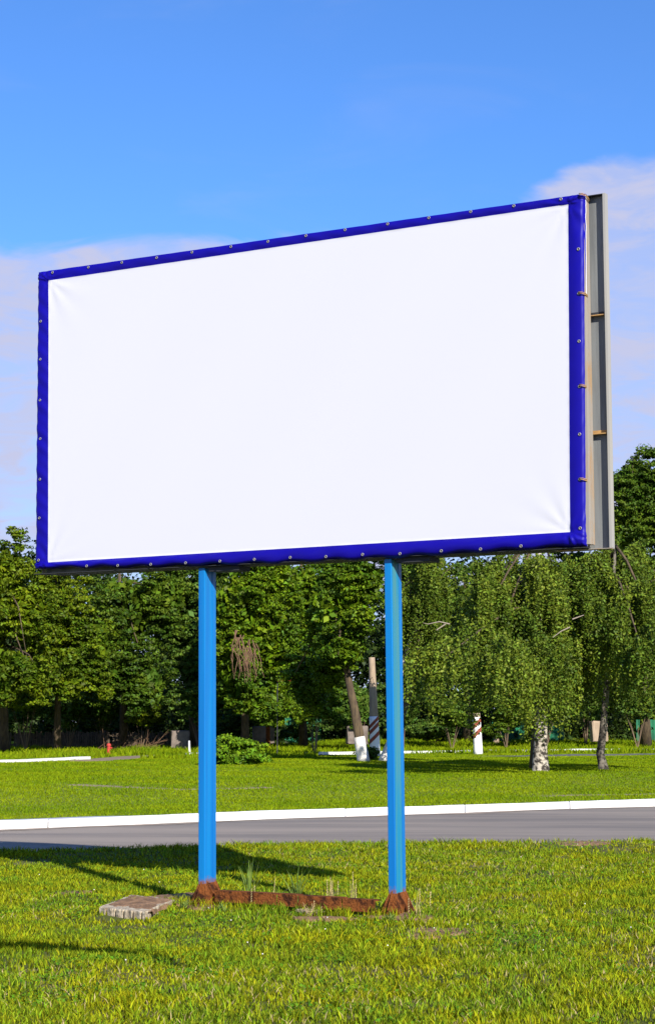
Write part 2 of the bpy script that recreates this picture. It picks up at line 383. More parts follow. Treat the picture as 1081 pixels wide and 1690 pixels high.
def banner():
    NS, NT, BQ = 190, 110, 12
    Sv = [(-1+i/BQ) for i in range(BQ)] + [i/NS for i in range(NS+1)] + [1+(i+1)/BQ for i in range(BQ)]
    Tv = [(-1+i/BQ) for i in range(BQ)] + [i/NT for i in range(NT+1)] + [1+(i+1)/BQ for i in range(BQ)]
    V = []; mi = []; D = []
    def cl(v): return min(max(v,0.),1.)
    for s in Sv:
        for t in Tv:
            es = max(-s, s-1, 0); et = max(-t, t-1, 0)         # 0..1 across the border
            si, ti = cl(s), cl(t)
            a = bil(inn, si, ti); so = si if 0 <= s <= 1 else (0 if s < 0 else 1); to = ti if 0 <= t <= 1 else (0 if t < 0 else 1)
            o = bil(outr, so, to)
            e = max(es, et)
            u = a[0]+(o[0]-a[0])*(es if es > 0 else 0); z = a[1]+(o[1]-a[1])*(et if et > 0 else 0)
            if es > 0 and et == 0: z = a[1]+(o[1]-a[1])*0
            if et > 0 and es == 0: u = a[0]
            if es > 0 and et > 0:
                u = a[0]+(o[0]-a[0])*es; z = a[1]+(o[1]-a[1])*et
            d = 0.0
            # sag of the lower border between its ties
            if t > 1:
                sag = .040*math.sin(math.pi*si)**.8*et + .010*et*math.sin(si*13*6.28+1)*random.uniform(.8,1)
                z -= sag
                d += -.022*math.sin(math.pi*et*.9)*(.7+.3*math.sin(si*9))
            # cushion of cloth over the frame, folds
            if e > 0:
                run = (s if et > es else t)
                d += -.010*math.sin(math.pi*min(e,1))
                k = 1.0 if (t > 1 or s < 0) else .45
                d += k*.0045*math.sin(run*57+3*math.sin(run*11)+es*2)*math.sin(math.pi*e*.85) + k*.003*math.sin(run*131+e*5)
            # corner tension folds
            for cs, ct in ((0,0),(1,0),(0,1),(1,1)):
                ds = abs(s-cs)*(5.46 if 0<=s<=1 else .12); dt = abs(t-ct)*(2.8 if 0<=t<=1 else .12)
                rr = math.hypot(ds, dt)
                if rr < .9:
                    ang = math.atan2(dt, ds+1e-6)
                    d += .006*math.exp(-rr*5)*math.sin(ang*11+cs*2+ct)
            # slack of the whole sheet
            d += .006*math.sin(si*3.1)*math.sin(ti*3.1) + .0012*math.sin(si*23+ti*9)
            # round over the outer edge
            if e > .82:
                q = (e-.82)/.18; d += .035*q*q
            V.append(bd(u, d, z)); D.append(e)
    n = len(Tv); F = []
    for i in range(len(Sv)-1):
        for j in range(n-1):
            F.append((i*n+j, i*n+j+1, (i+1)*n+j+1, (i+1)*n+j))
            ss_ = (Sv[i]+Sv[i+1])/2; t_ = (Tv[j]+Tv[j+1])/2
            mi.append(0 if (0 < ss_ < 1 and 0 < t_ < 1) else 1)
    # wrapped rim: outer ring pulled back behind the frame edge
    ns = len(Sv)
    ring = [(i,0) for i in range(ns)] + [(ns-1,j) for j in range(1,n)] + [(i,n-1) for i in range(ns-2,-1,-1)] + [(0,j) for j in range(n-2,0,-1)]
    side = ['t']*ns + ['r']*(n-1) + ['b']*(ns-1) + ['l']*(n-2)
    base = len(V); ctr = bd(2.7,0,4.6)
    for (i,j), sd_ in zip(ring, side):
        p = V[i*n+j]; dep = {'t':.05,'r':.012,'b':.085,'l':.085}[sd_]
        inw = Vector((0,0,0))
        if sd_ == 'b': inw = Vector((0,0,.01))
        V.append(p + DB*dep + inw)
    m = len(ring)
    for k in range(m):
        a = ring[k][0]*n+ring[k][1]; b2 = ring[(k+1)%m][0]*n+ring[(k+1)%m][1]
        F.append((a, b2, base+(k+1)%m, base+k)); mi.append(2 if side[k] == 'r' else 1)
    mb = MB(); mb.v = [tuple(v) for v in V]; mb.f = F; mb.m = mi
    o = bpart(mb, 'banner', [M['white'], M['blue'], M['hem']], True)
    return V, n, Sv, Tv
BV, BN, BS, BT = banner()
def near_banner(s, t):
    i = min(range(len(BS)), key=lambda k: abs(BS[k]-s)); j = min(range(len(BT)), key=lambda k: abs(BT[k]-t))
    return BV[i*BN+j]
def torus(mb, c, ax, r1, r2, n1_=14, n2_=6):
    ax = ax.normalized(); a = ax.orthogonal().normalized(); b = ax.cross(a); vs = []; fs = []
    for i in range(n1_):
        t = 2*math.pi*i/n1_; rd = a*math.cos(t)+b*math.sin(t)
        for k in range(n2_):
            q = 2*math.pi*k/n2_; vs.append(c+rd*(r1+r2*math.cos(q))+ax*r2*.6*math.sin(q))
    for i in range(n1_):
        for k in range(n2_):
            fs.append((i*n2_+k,((i+1)%n1_)*n2_+k,((i+1)%n1_)*n2_+(k+1)%n2_,i*n2_+(k+1)%n2_))
    mb.add(vs, fs)
M['grommet'] = mat('grommet_metal', (.36,.34,.31), .5, metallic=.6)
M['hole'] = mat('grommet_hole', (.02,.02,.02), .9)
for q, sd_ in grom:
    if sd_ == 'top': p = near_banner(q, -.66)
    elif sd_ == 'bottom': p = near_banner(q, 1.78)
    elif sd_ == 'left': p = near_banner(-.62, q)
    else: p = near_banner(1.70, q)
    c = p - DB*.006 + Vector((0,0,random.uniform(-.004,.004)))
    mb = MB(); torus(mb, c, DB, .0105, .0038)
    ring_n = len(mb.f)
    a = DB.orthogonal().normalized(); b = DB.cross(a)
    mb.add([c+DB*.001+(a*math.cos(t)+b*math.sin(t))*.009 for t in [k*math.pi/5 for k in range(10)]], [tuple(range(10))], 1)
    bpart(mb, 'grommet', [M['grommet'], M['hole']], True)
# wire ties from the right-hand grommets round the angle iron
for q in (-.3, .145+.141, .145+3*.141, .145+5*.141):
    if q < 0: p = near_banner(1.75, -.72)
    else: p = near_banner(1.70, q)
    mb = MB(); pts = [p-DB*.012, p-DB*.016-DU*.03+Vector((0,0,-.004)), p-DU*.052+DB*.02+Vector((0,0,-.012)), p-DU*.050+DB*.07+Vector((0,0,-.02)), p-DU*.046+DB*.115+Vector((0,0,-.03))]
    mb.tube(pts, .0045, 6); pts2 = [v+Vector((0,0,.012))+DB*random.uniform(-.004,.004) for v in pts]; mb.tube(pts2, .0035, 6)
    bpart(mb, 'wire_tie', M['rustlight'], True)
zb_r = outr[2][1]; zt_r = outr[1][1]; zb_l = outr[3][1]; zt_l = outr[0][1]
u_r = (outr[1][0]+outr[2][0])/2; u_l = (outr[0][0]+outr[3][0])/2
zb = (zb_r+zb_l)/2+.0; zt = (zt_r+zt_l)/2
BM = Matrix((DU.to_tuple(), DB.to_tuple(), (0,0,1))).transposed()
def bbox(mb, u0, u1, d0, d1, z0, z1, bev=0, mi=0):
    mb.box(bd((u0+u1)/2,(d0+d1)/2,(z0+z1)/2), (abs(u1-u0),abs(d1-d0),abs(z1-z0)), BM, mi, bev)
# front frame of angle iron (its right upright shows beside the banner)
f = MB()
bbox(f, u_r-.008, u_r+.045, .016, .112, zb_r+.01, zt_r-.006, .004)
bbox(f, u_r-.016, u_r-.0085, .060, .112, zb_r+.012, zt_r-.010)
bpart(f, 'front_upright', M['tan'])
f = MB()
bbox(f, u_l-.06, u_l-.015, .05, .11, zb_l+.02, zt_l-.02, .003)
bpart(f, 'front_upright', M['tan'])
f = MB()
bbox(f, u_r+.05, u_l-.065, .045, .11, zb+.03, zb+.09); bbox(f, u_r+.05, u_l-.065, .045, .11, zt-.09, zt-.03)
for k in range(1,4):
    zz = zb+(zt-zb)*k/4; bbox(f, u_r+.05, u_l-.065, .045, .09, zz-.02, zz+.02)
bpart(f, 'front_rail', M['dark'])
f = MB(); bbox(f, u_r+.05, u_l-.07, .034, .040, zb+.03, zt-.03); bpart(f, 'front_backing_sheet', M['galv'])
# wider rear tray: sheet with its rim folded forward, it sticks out past the banner on the right
UR = u_r-.166; UL = u_l-.035; ZB = zb-.040; ZT = zt+.0; DS = .165; DL = .113
zbr, ztr = zb_r-.040, zt_r-.012
ztl = zt_l-.03; zbl = zb_l-.03
M['galv_tray'] = mat('tray_sheet', (.225,.23,.225), .65, scale=2.2, col2=(.145,.15,.15), metallic=.2, stretch=(4,4,.22), bump=.05)
f = MB(); bbox(f, UR+.004, UL-.004, DS, DS+.006, ZB+.002, ZT-.002); bpart(f, 'rear_sheet', M['galv_tray'])
f = MB(); bbox(f, UR-.002, UR+.022, DL-.012, DS-.001, ZB-.0, ZT-.01, .002); bpart(f, 'tray_rim', M['galv_light'])
f = MB(); bbox(f, UL-.004, UL, DL-.006, DS-.001, ZB+.004, ZT-.004); bpart(f, 'tray_rim', M['galv_light'])
f = MB(); bbox(f, UR+.024, UL-.006, DL-.004, DS-.001, ZT-.016, ZT-.010); bpart(f, 'tray_rim', M['dark'])  # upper lip coloured dark to stand in for the shade under it
f = MB(); bbox(f, UR-.001, UR+.50, DL-.030, DS-.001, ZB-.008, ZB-.002, .001); bpart(f, 'bottom_angle', M['tan'])
for k, zz in enumerate((.318, .652)):
    z_ = ZB+(ZT-ZB)*zz; f = MB(); bbox(f, UR+.024, u_r+.3, DL+.002, DS-.001, z_-.004, z_+.004); bpart(f, 'cross_angle', M['rustlight'])
    f = MB(); bbox(f, UR+.026, u_r+.3, DS-.005, DS-.0008, z_+.005, z_+.034); bpart(f, 'cross_angle_flange', M['rustlight'] if k == 0 else M['dark'])  # upper flange painted dark in place of its shaded underside
# back of the tray: posts' truss rails and the second sheet on the road side
f = MB(); bbox(f, u_r+.12, UL-.03, DS+.01, DS+.22, ZB+.01, ZB+.016); bpart(f, 'closing_plate', M['dark'])
f = MB(); bbox(f, u_r+.02, u_l-.01, .012, DL-.008, ZB+.002, ZB+.008); bpart(f, 'bottom_plate', M['dark'])
f = MB(); bbox(f, u_r+.12, UL-.03, DS+.20, DS+.206, ZB+.02, ZT-.02); bpart(f, 'back_panel', M['galv'])
for zz in (ZB+.05, ZT-.09):
    f = MB(); bbox(f, u_r+.13, UL-.04, DS+.012, DS+.19, zz, zz+.05); bpart(f, 'back_rail', M['dark'])
# posts: box profile 70 x 190, the two leaning a little
def post_u(px, py):       # u of a board-parallel line seen at px on the ground line
    best = min(np.linspace(0,5.5,1101), key=lambda u: abs((lambda P: 540.5+FPX*P.x/(P.y*math.cos(TILT)+(P.z-EYE)*math.sin(TILT)) - px)(bd(u,.05,.1))))
    return float(best)
PU = []
for px, worn in ((641.5, True), (327.5, False)):
    ul = post_u(px, 1470); u0 = ul-.070; PU.append(u0)
    lean = .030
    mb = MB()
    def pbox(mb, ua, ub, da, db, za, zb_):
        vs = []
        for z_ in (za, zb_):
            l_ = lean*z_/3.0
            for (uu, dd) in ((ua,da),(ub,da),(ub,db),(ua,db)): vs.append(bd(uu+l_, dd, z_))
        mb.add(vs, [(0,3,2,1),(4,5,6,7),(0,1,5,4),(1,2,6,5),(2,3,7,6),(3,0,4,7)])
    pbox(mb, u0, u0+.070, .05, .24, 0.0, ZB-.009)
    po = bpart(mb, 'post', M['post'])
    bv = po.modifiers.new('b', 'BEVEL'); bv.width = .006; bv.segments = 2
    # side strips of the profile (lip and weld seam)
    mb = MB()
    if worn:
        pbox(mb, u0-.003, u0-.0004, .062, .175, .16, ZB-.02)
        bpart(mb, 'worn_strip', M['post_worn'], parent=bb)
    mb = MB(); pbox(mb, u0-.005, u0-.0006, .178, .232, .14, ZB-.02); bpart(mb, 'side_strip', M['post'], parent=bb)
    # bracket to the frame
    mb = MB(); bbox(mb, u0-.34, u0-.012, .055, .25, zb-.085, zb-.042); bpart(mb, 'bracket', M['dark'])
    # rusty foot: base plate and sloping gussets
    mb = MB(); cx, cd = u0+.035, .145
    for (uu, dd, wu, wd) in ((-1,0,1,0),(1,0,1,0),(0,-1,0,1),(0,1,0,1)):
        bu = cx+uu*.036; bdp = cd+dd*.097
        if uu:
            for off in (-.05,.05):
                vs = [bd(bu, cd+off-.005, .225), bd(bu+uu*.15, cd+off-.005, .012), bd(bu, cd+off-.005, .012), bd(bu, cd+off+.005, .225), bd(bu+uu*.15, cd+off+.005, .012), bd(bu, cd+off+.005, .012)]
                mb.add(vs, [(0,1,2),(3,5,4),(0,3,4,1),(1,4,5,2),(0,2,5,3)])
        else:
            vs = [bd(cx-.005, bdp, .235), bd(cx-.005, bdp+dd*.13, .012), bd(cx-.005, bdp, .012), bd(cx+.005, bdp, .235), bd(cx+.005, bdp+dd*.13, .012), bd(cx+.005, bdp, .012)]
            mb.add(vs, [(0,1,2),(3,5,4),(0,3,4,1),(1,4,5,2),(0,2,5,3)])
    # skirt plates between gussets
    q = [bd(cx-.037,cd-.099,.215), bd(cx+.037,cd-.099,.205), bd(cx+.037,cd+.099,.21), bd(cx-.037,cd+.099,.225)]
    w2 = [bd(cx-.11,cd-.16,.0), bd(cx+.10,cd-.16,.0), bd(cx+.10,cd+.17,.0), bd(cx-.11,cd+.17,.0)]
    mb.add(q+w2, [(0,4,5,1),(1,5,6,2),(2,6,7,3),(3,7,4,0)])
    bpart(mb, 'foot', M['rust'])
# rusty ground beam between the feet, in butted lengths
ua, ub = PU[0]+.20, PU[1]-.10; nseg = 4
cutu = [ua, ua+(ub-ua)*.20, ua+(ub-ua)*.47, ua+(ub-ua)*.60, ub]
for k in range(4):
    a, b = cutu[k]+.007, cutu[k+1]-.007; mb = MB(); z0 = .045+.015*k/3
    zt_ = .150+.006*k if k < 3 else .160
    bbox(mb, a, b, .05, .062, z0, zt_, .002); bbox(mb, a, b, .063, .17, zt_-.012, zt_-.002); bbox(mb, a, b, .063, .16, z0+.002, z0+.012)
    o = bpart(mb, 'ground_beam', M['rust'])

# ------------------------------------------------------------------ mound and dirt
def heap(name, c, rx, ry, h, yaw, m, seed, n=26, flat=False, sq=False):
    r_ = np.random.default_rng(seed); ph = r_.uniform(0, 6.28, 8); mb = MB()
    rings = 9; vs = []
    for i in range(rings+1):
        f_ = i/rings
        for k in range(n):
            t = 2*math.pi*k/n; wv = (1+.16*math.sin(2*t+ph[0])+.10*math.sin(5*t+ph[1])+.06*math.sin(9*t+ph[2])) if not sq else (math.cos(t)**6+math.sin(t)**6)**(-1/6)*(1+.04*math.sin(5*t+ph[1])+.03*math.sin(9*t+ph[2]))
            x_, y_ = rx*f_*wv*math.cos(t), ry*f_*wv*math.sin(t)
            X = c[0]+x_*math.cos(yaw)-y_*math.sin(yaw); Y = c[1]+x_*math.sin(yaw)+y_*math.cos(yaw)
            z = float(gz(X,Y)) + (h*(1-f_**9)+.008*math.sin(X*23+Y*17) if flat else h*(1-f_**2)**1.2*(1+.25*math.sin(X*23+Y*17))) + (.010 if f_ < .99 else -.02) + .006*math.sin(X*61)*math.cos(Y*53)
            vs.append((X, Y, z))
    fs = []
    for i in range(rings):
        for k in range(n):
            k2 = (k+1)%n; fs.append((i*n+k, (i+1)*n+k, (i+1)*n+k2, i*n+k2))
    mb.add(vs, fs); o = mb.build(name, m, None, True); o['kind'] = 'structure'; return o
foots = [bd(u+.035, .14, 0) for u in PU]
heap('soil_mound', foots[0]-DB*.05, .42, .30, .035, -A, M['dirt'], 1)
heap('soil_mound', foots[1]-DB*.05, .45, .30, .035, -A, M['dirt'], 2)
heap('soil_patch', at(300,1484,0), .42, .40, .03, .2, M['dirt'], 3)
heap('soil_patch', (bd(PU[0]+.55,-.22,0)), .36, .12, .02, -A, M['dirt'], 4)
DIRT = [(foots[0].x,foots[0].y,.34),(foots[1].x,foots[1].y,.34)]
p = at(300,1484,0); DIRT.append((p.x,p.y,.38)); p = bd(PU[0]+.55,-.22,0); DIRT.append((p.x,p.y,.22))
THIN = []   # worn spots: thinner grass
for (a,b,r_) in ((735,1540,.42),(700,1545,.35),(120,1478,.3),(960,1400,.8),(60,1590,.4),(560,1460,.0)):
    p = at(a,b,0); THIN.append((p.x,p.y,r_))

for q_, (a_, b_, r1_, r2_) in enumerate([(735,1540,.34,.30),(692,1546,.24,.2),(120,1478,.2,.2),(960,1398,.5,.35),(640,1500,.25,.14)]):
    heap('soil_patch', at(a_,b_,0), r1_, r2_, .006, .3*q_, M['dirt'], 20+q_)
# concrete slab with fluted front edge
c0 = at(163,1511,0); c1 = at(238,1520,0); e1 = (c1-c0); Wd = e1.length; e1.normalize(); e2 = Vector((-e1.y,e1.x,0))
e2 = Vector((.145,.99,0)).normalized()
mb = MB(); n = 60; top = []; bot = []
dep = 1.15; H = .060
def fl(t):   # flute depth along the front edge
    ph = (t*5.2+.15) % 1.0; return .030 if ph < .16 else .004*math.sin(t*40)
outl = []
for k in range(n+1):
    t = k/n; outl.append(c0 + e1*Wd*t + e2*fl(t))
for k in range(1, 16):
    t = k/15; outl.append(c1 + e2*dep*t + e1*random.uniform(-.012,.012))
for k in range(1, 16):
    t = k/15; outl.append(c1 + e2*dep + (c0-c1)*t + e2*random.uniform(-.02,.02))
for k in range(1, 15):
    t = k/15; outl.append(c0 + e2*dep*(1-t) + e1*random.uniform(-.012,.012))
vs = []; m_ = len(outl); cc = sum(outl, Vector())/m_
for zz, sc in ((-.02,1),(H*.85+.0,1),(H,.985)):
    for v in outl: vs.append(Vector((cc.x+(v.x-cc.x)*sc, cc.y+(v.y-cc.y)*sc, zz+random.uniform(-.003,.003)+ (.012 if zz>0 else 0))))
fs = []
for L_ in range(2):
    for k in range(m_):
        k2 = (k+1)%m_; fs.append((L_*m_+k, L_*m_+k2, (L_+1)*m_+k2, (L_+1)*m_+k))
fs.append(tuple(2*m_+k for k in range(m_)))
mb.add(vs, fs); o = mb.build('concrete_slab', M['concrete'])
tag(o, 'weathered concrete slab with a grooved edge half buried in the lawn', 'slab')
DIRT += [(cc.x+e2.x*q,cc.y+e2.y*q,.21) for q in (-.38,0,.38)]
mb = MB(); gx, gy = 22, 34; vs = []
for i in range(gx+1):
    for j in range(gy+1):
        a_ = i/gx; b_ = j/gy
        s_ = -.02+1.05*a_ + .03*math.sin(b_*13)*(1 if a_ in (0,1) else .3); t_ = .13+.03*math.sin(a_*17)+.02*math.sin(a_*41)+(1.02-.13)*b_
        edge_ = min(a_, 1-a_, b_, 1-b_)
        zz_ = H*.85+.012 + .014*min(1, edge_*9) + .006*math.sin(i*1.9+j*.8)*math.cos(j*1.3) + random.uniform(-.002,.002) - (.035 if edge_ == 0 and j > 3 else 0)
        p_ = c0+e1*Wd*s_+e2*dep*t_; vs.append((p_.x, p_.y, zz_))
mb.add(vs, [(i*(gy+1)+j,(i+1)*(gy+1)+j,(i+1)*(gy+1)+j+1,i*(gy+1)+j+1) for i in range(gx) for j in range(gy)])
mb.build('soil_patch', M['dirt'], None, True)['kind'] = 'structure'
# pale flat board in the grass
p0 = at(497,1511,0); p1 = at(565,1505,0)
mb = MB(); d_ = (p1-p0); yw = math.atan2(d_.y,d_.x); mb.box((p0+p1)/2+Vector((0,0,.035)), (d_.length,.16,.022), Matrix.Rotation(yw,3,'Z') @ Matrix.Rotation(.06,3,'X'), 0, .004)
o = mb.build('flat_plank', mat('pale_wood', (.46,.36,.22), .9, scale=8, col2=(.30,.22,.13), stretch=(1,6,1)))
tag(o, 'short pale plank lying in the grass in front of the rusty beam', 'plank')
DIRT.append(((p0.x+p1.x)/2,(p0.y+p1.y)/2,.15))

# ------------------------------------------------------------------ grass
def leaf_quads(P, nrm, s, droop=.0):
    t = rng.normal(size=P.shape); t -= nrm*(t*nrm).sum(1)[:,None]; t /= np.linalg.norm(t,axis=1)[:,None]
    b = np.cross(nrm, t); s = s[:,None]
    # leaf: a pointed rhomb folded a bit along the midrib
    V = np.stack([P-t*s*.55, P+b*s*.33+nrm*s*.08, P+t*s*.55, P-b*s*.33+nrm*s*.08], 1).reshape(-1,3)
    i = np.arange(len(P))*4
    return V, np.stack([i,i+1,i+2,i+3],-1)
def blades(name, X, Y, h, wd, lean, m, kind='stuff'):
    n = len(X); Z = gz(X, Y)
    th = rng.uniform(0, math.pi, n); la = rng.uniform(0, 2*math.pi, n); lm = lean*rng.uniform(.2,1,n)*h
    bx, by = np.cos(th)*wd/2, np.sin(th)*wd/2; lx, ly = np.cos(la)*lm, np.sin(la)*lm
    B = np.stack([X,Y,Z-.004], -1); o = np.stack([bx,by,np.zeros(n)], -1)
    mid = B + np.stack([lx*.35,ly*.35,h*.6], -1); tip = B + np.stack([lx,ly,h], -1)
    V = np.stack([B-o, B+o, mid+o*.75, mid-o*.75, tip], 1).reshape(-1,3)
    i = np.arange(n)*5
    F4 = np.stack([i,i+1,i+2,i+3],-1); F3 = np.stack([i+3,i+2,i+4],-1)
    me = bpy.data.meshes.new(name); me.vertices.add(len(V)); me.vertices.foreach_set('co', V.astype(np.float32).ravel())
    lv = np.concatenate([F4.ravel(), F3.ravel()]); me.loops.add(len(lv)); me.loops.foreach_set('vertex_index', lv.astype(np.int32))
    me.polygons.add(2*n); ls = np.concatenate([np.arange(n)*4, 4*n+np.arange(n)*3]); me.polygons.foreach_set('loop_start', ls.astype(np.int32))
    me.update(calc_edges=True); ob = link(name, me, m); ob['kind'] = kind; return ob
def noise2(x, y, s, seed=0):
    r_ = np.random.default_rng(seed); G = r_.random((64,64)); u = (x*s) % 64; v = (y*s) % 64
    i = np.floor(u).astype(int); j = np.floor(v).astype(int); fu = u-i; fv = v-j; fu = fu*fu*(3-2*fu); fv = fv*fv*(3-2*fv)
    g = lambda a,b: G[a%64, b%64]
    return (g(i,j)*(1-fu)+g(i+1,j)*fu)*(1-fv)+(g(i,j+1)*(1-fu)+g(i+1,j+1)*fu)*fv
def scatter(n, y0, y1, k, mg):
    # density falls with distance: Y drawn so that screen coverage stays even
    Y = (y0**.6 + (y1**.6-y0**.6)*rng.random(n))**(1/.6); X = rng.uniform(-1,1,n)*(k*Y+mg); return X, Y
X, Y = scatter(430000, 9.2, 27.5, .20, .9)
ok = Y < near_edge(X)-.0 + rng.normal(0,.05,len(X))
for (a,b,r_) in DIRT:
    dd = np.hypot(X-a, (Y-b)); ok &= (dd > r_*(.75+.5*rng.random(len(X))))
for (a,b,r_) in THIN:
    if r_ > 0:
        dd = np.hypot(X-a, (Y-b)*.8); ok &= (dd > r_*(.3+rng.random(len(X))*1.1)) | (rng.random(len(X)) < .12)
thick = noise2(X,Y,1.7,1)*.6+noise2(X,Y,5.,2)*.4
ok &= rng.random(len(X)) < (.12+1.45*thick)
X, Y, thick = X[ok], Y[ok], thick[ok]
h = (.010+.030*thick+.014*noise2(X,Y,9,3))*rng.uniform(.6,1.35,len(X)); 
edge = np.clip(1-(near_edge(X)-Y)/.5, 0, 1); h *= 1+.9*edge
blades('lawn_grass', X, Y, h, rng.uniform(.005,.0092,len(X))*(.6+Y/22), .9, M['grass'])
# coarser tufts
X, Y = scatter(5200, 9.2, 26.5, .20, .9); ok = (Y < near_edge(X)-.02) & (noise2(X,Y,.9,5) > .45); X, Y = X[ok], Y[ok]
for (a,b,r_) in DIRT:
    kk = np.hypot(X-a, Y-b) > r_*.8; X, Y = X[kk], Y[kk]
k_ = 9; Xt = np.repeat(X,k_)+rng.normal(0,.022,len(X)*k_); Yt = np.repeat(Y,k_)+rng.normal(0,.022,len(X)*k_)
blades('grass_tufts', Xt, Yt, rng.uniform(.04,.085,len(Xt)), rng.uniform(.007,.013,len(Xt)), .8, M['grass'])
# grass standing up against the beam and the feet
n = 2600; uu = rng.uniform(PU[0]-.25, PU[1]+.35, n); dd = np.where(rng.random(n) < .6, rng.normal(-.03,.05,n), rng.normal(.22,.06,n))
keep = noise2(uu, uu*0+3, 4.5, 8) > .38; uu, dd = uu[keep], dd[keep]
Pg = np.array([bd(a_, b_, 0) for a_, b_ in zip(uu, dd)]); blades('beam_grass', Pg[:,0], Pg[:,1], rng.uniform(.04,.125,len(Pg)), rng.uniform(.005,.010,len(Pg)), .7, M['grass'])
# low broad leaves (clover, plantain) in darker patches
n = 60000; X, Y = scatter(n, 9.2, 26.5, .20, .9); ok = (Y < near_edge(X)-.05) & (noise2(X,Y,2.3,12)*.6+noise2(X,Y,6,13)*.4 > .60)
for (a,b,r_) in DIRT: ok &= np.hypot(X-a, Y-b) > r_
X, Y = X[ok], Y[ok]; nr = rng.normal(size=(len(X),3))*.45+np.array([0,-.3,1]); nr /= np.linalg.norm(nr,axis=1)[:,None]
V, F = leaf_quads(np.stack([X,Y,gz(X,Y)+rng.uniform(.012,.042,len(X))],-1), nr, rng.uniform(.014,.034,len(X)))
np_mesh('clover_leaves', V, F, mat('clover_leaf', (.075,.165,.006), .7, island=.5, trans=.2, spec=.1))['kind'] = 'stuff'
# straw bits and clover heads
X, Y = scatter(9000, 9.2, 26, .20, .9); ok = (Y < near_edge(X)-.05) & (noise2(X,Y,.6,9) > .35)
blades('dry_grass', X[ok], Y[ok], rng.uniform(.03,.065,ok.sum()), rng.uniform(.005,.009,ok.sum()), 1.4, M['straw'])
fm = MB()
for _ in range(24):
    a, b = rng.uniform(0,1081), rng.uniform(1392,1600); p = at(a,b,0)
    if p.y > near_edge(p.x)-.1: continue
    z = float(gz(p.x,p.y))+.045; r_ = .0055; vs = []
    for i in range(3):
        for k in range(6):
            t = k*math.pi/3; q = (i-1)*.8; vs.append((p.x+r_*math.cos(t)*math.cos(q), p.y+r_*math.sin(t)*math.cos(q), z+r_*math.sin(q)))
    fs = [(i*6+k,i*6+(k+1)%6,(i+1)*6+(k+1)%6,(i+1)*6+k) for i in range(2) for k in range(6)] + [tuple(range(12,18))]
    fm.add(vs, fs)
o = fm.build('clover_flowers', M['flower']); o['kind'] = 'stuff'; 
# far lawn
n = 330000; Y = (28**.35+(80**.35-28**.35)*rng.random(n))**(1/.35); X = rng.uniform(-1,1,n)*(.195*Y+2)
ok = (Y > kerb_edge(X)+.17)
def near_poly(X, Y, pts, wd):
    P = [onground(*p) for p in pts]; d = np.full(len(X), 1e9)
    for a, b in zip(P[:-1], P[1:]):
        ab = np.array([b.x-a.x, b.y-a.y]); L2 = ab@ab; t = np.clip(((X-a.x)*ab[0]+(Y-a.y)*ab[1])/L2, 0, 1)
        d = np.minimum(d, np.hypot(X-a.x-t*ab[0], Y-a.y-t*ab[1]))
    return d < wd
ok &= ~near_poly(X,Y,[(-420,1275),(0,1259),(147,1253)],.22) & ~near_poly(X,Y,[(505,1246),(690,1244),(900,1241.5),(1081,1240)],.25)
ok &= ~near_poly(X,Y,[(150,1256),(215,1250),(325,1244.5)],.75) & ~near_poly(X,Y,[(840,1248.5),(960,1246.5),(1081,1245)],1.25)
# bare streak half way across the lawn
br = near_poly(X,Y,[(130,1296),(300,1303),(420,1300)],.35) | near_poly(X,Y,[(860,1314),(1081,1311)],.5)
ok &= ~br | (rng.random(n) < .35)
X, Y = X[ok], Y[ok]; hh = (.025+.03*noise2(X,Y,.6,4))*rng.uniform(.6,1.3,len(X))
blades('park_grass', X, Y, hh, rng.uniform(.016,.030,len(X))*(Y/45), .9, M['grass2'])
# rougher verge behind the far kerb and before the fences
n = 60000; X = rng.uniform(-20,22,n); Y = np.where(X < -.5, rng.uniform(69,92,n), rng.uniform(79,95,n)); X = X*Y/92
ok = ~near_poly(X,Y,[(150,1256),(215,1250),(325,1244.5)],.75) & ~near_poly(X,Y,[(505,1246),(690,1244),(900,1241.5),(1081,1240)],.25) & ~near_poly(X,Y,[(840,1248.5),(960,1246.5),(1081,1245)],1.25)
X, Y = X[ok], Y[ok]
blades('verge_grass', X, Y, rng.uniform(.08,.26,len(X))*(.5+noise2(X,Y,.7,6)), rng.uniform(.03,.06,len(X)), .8, M['grass2'])

# tall weeds round the rusty beam, each clump its own thing
def weed(base, hgt, nb, spread, m, label, seedheads=0, leafw=.012):
    r_ = random.Random(int(base.x*1000)); mb = MB(); root = base
    leafw *= .85
    for k in range(int(nb*1.6)):
        a = r_.uniform(0, 6.28); hh = hgt*1.05*r_.uniform(.55,1.0); out_ = spread*r_.uniform(.2,1)
        b0 = Vector((r_.uniform(-.03,.03), r_.uniform(-.03,.03), 0)); d = Vector((math.cos(a), math.sin(a), 0)); sdv = Vector((-d.y, d.x, 0))
        pts = []; N_ = 6
        for i in range(N_+1):
            t = i/N_; pts.append(b0 + d*out_*(t**1.7) + Vector((0,0,hh*(t-.28*t*t*(out_/max(hh,.01))))))
        vs = []
        for i, p in enumerate(pts):
            wv = leafw*(1-(i/N_)**1.6)*.5+.0008; vs += [p-sdv*wv, p+sdv*wv]
        mb.add(vs, [(2*i,2*i+1,2*i+3,2*i+2) for i in range(N_)])
        if k < seedheads:
            q = pts[-1]
            for j in range(6):
                c = q-Vector((0,0,.02*j)); mb.add([c+Vector((-.006,0,0)), c+Vector((.006,.0,.012)), c+Vector((0,.006,.022))], [(0,1,2)])
    o = mb.build('tall_weed', m); o.location = (root.x, root.y, float(gz(root.x,root.y)))
    tag(o, label, 'weed', 'tall weeds around the rusty ground beam'); return o
weed(bd(PU[1]-.24,.42,0), .44, 14, .26, M['weed'], 'broad bladed green weed right beside the left blue post', 0, .017)
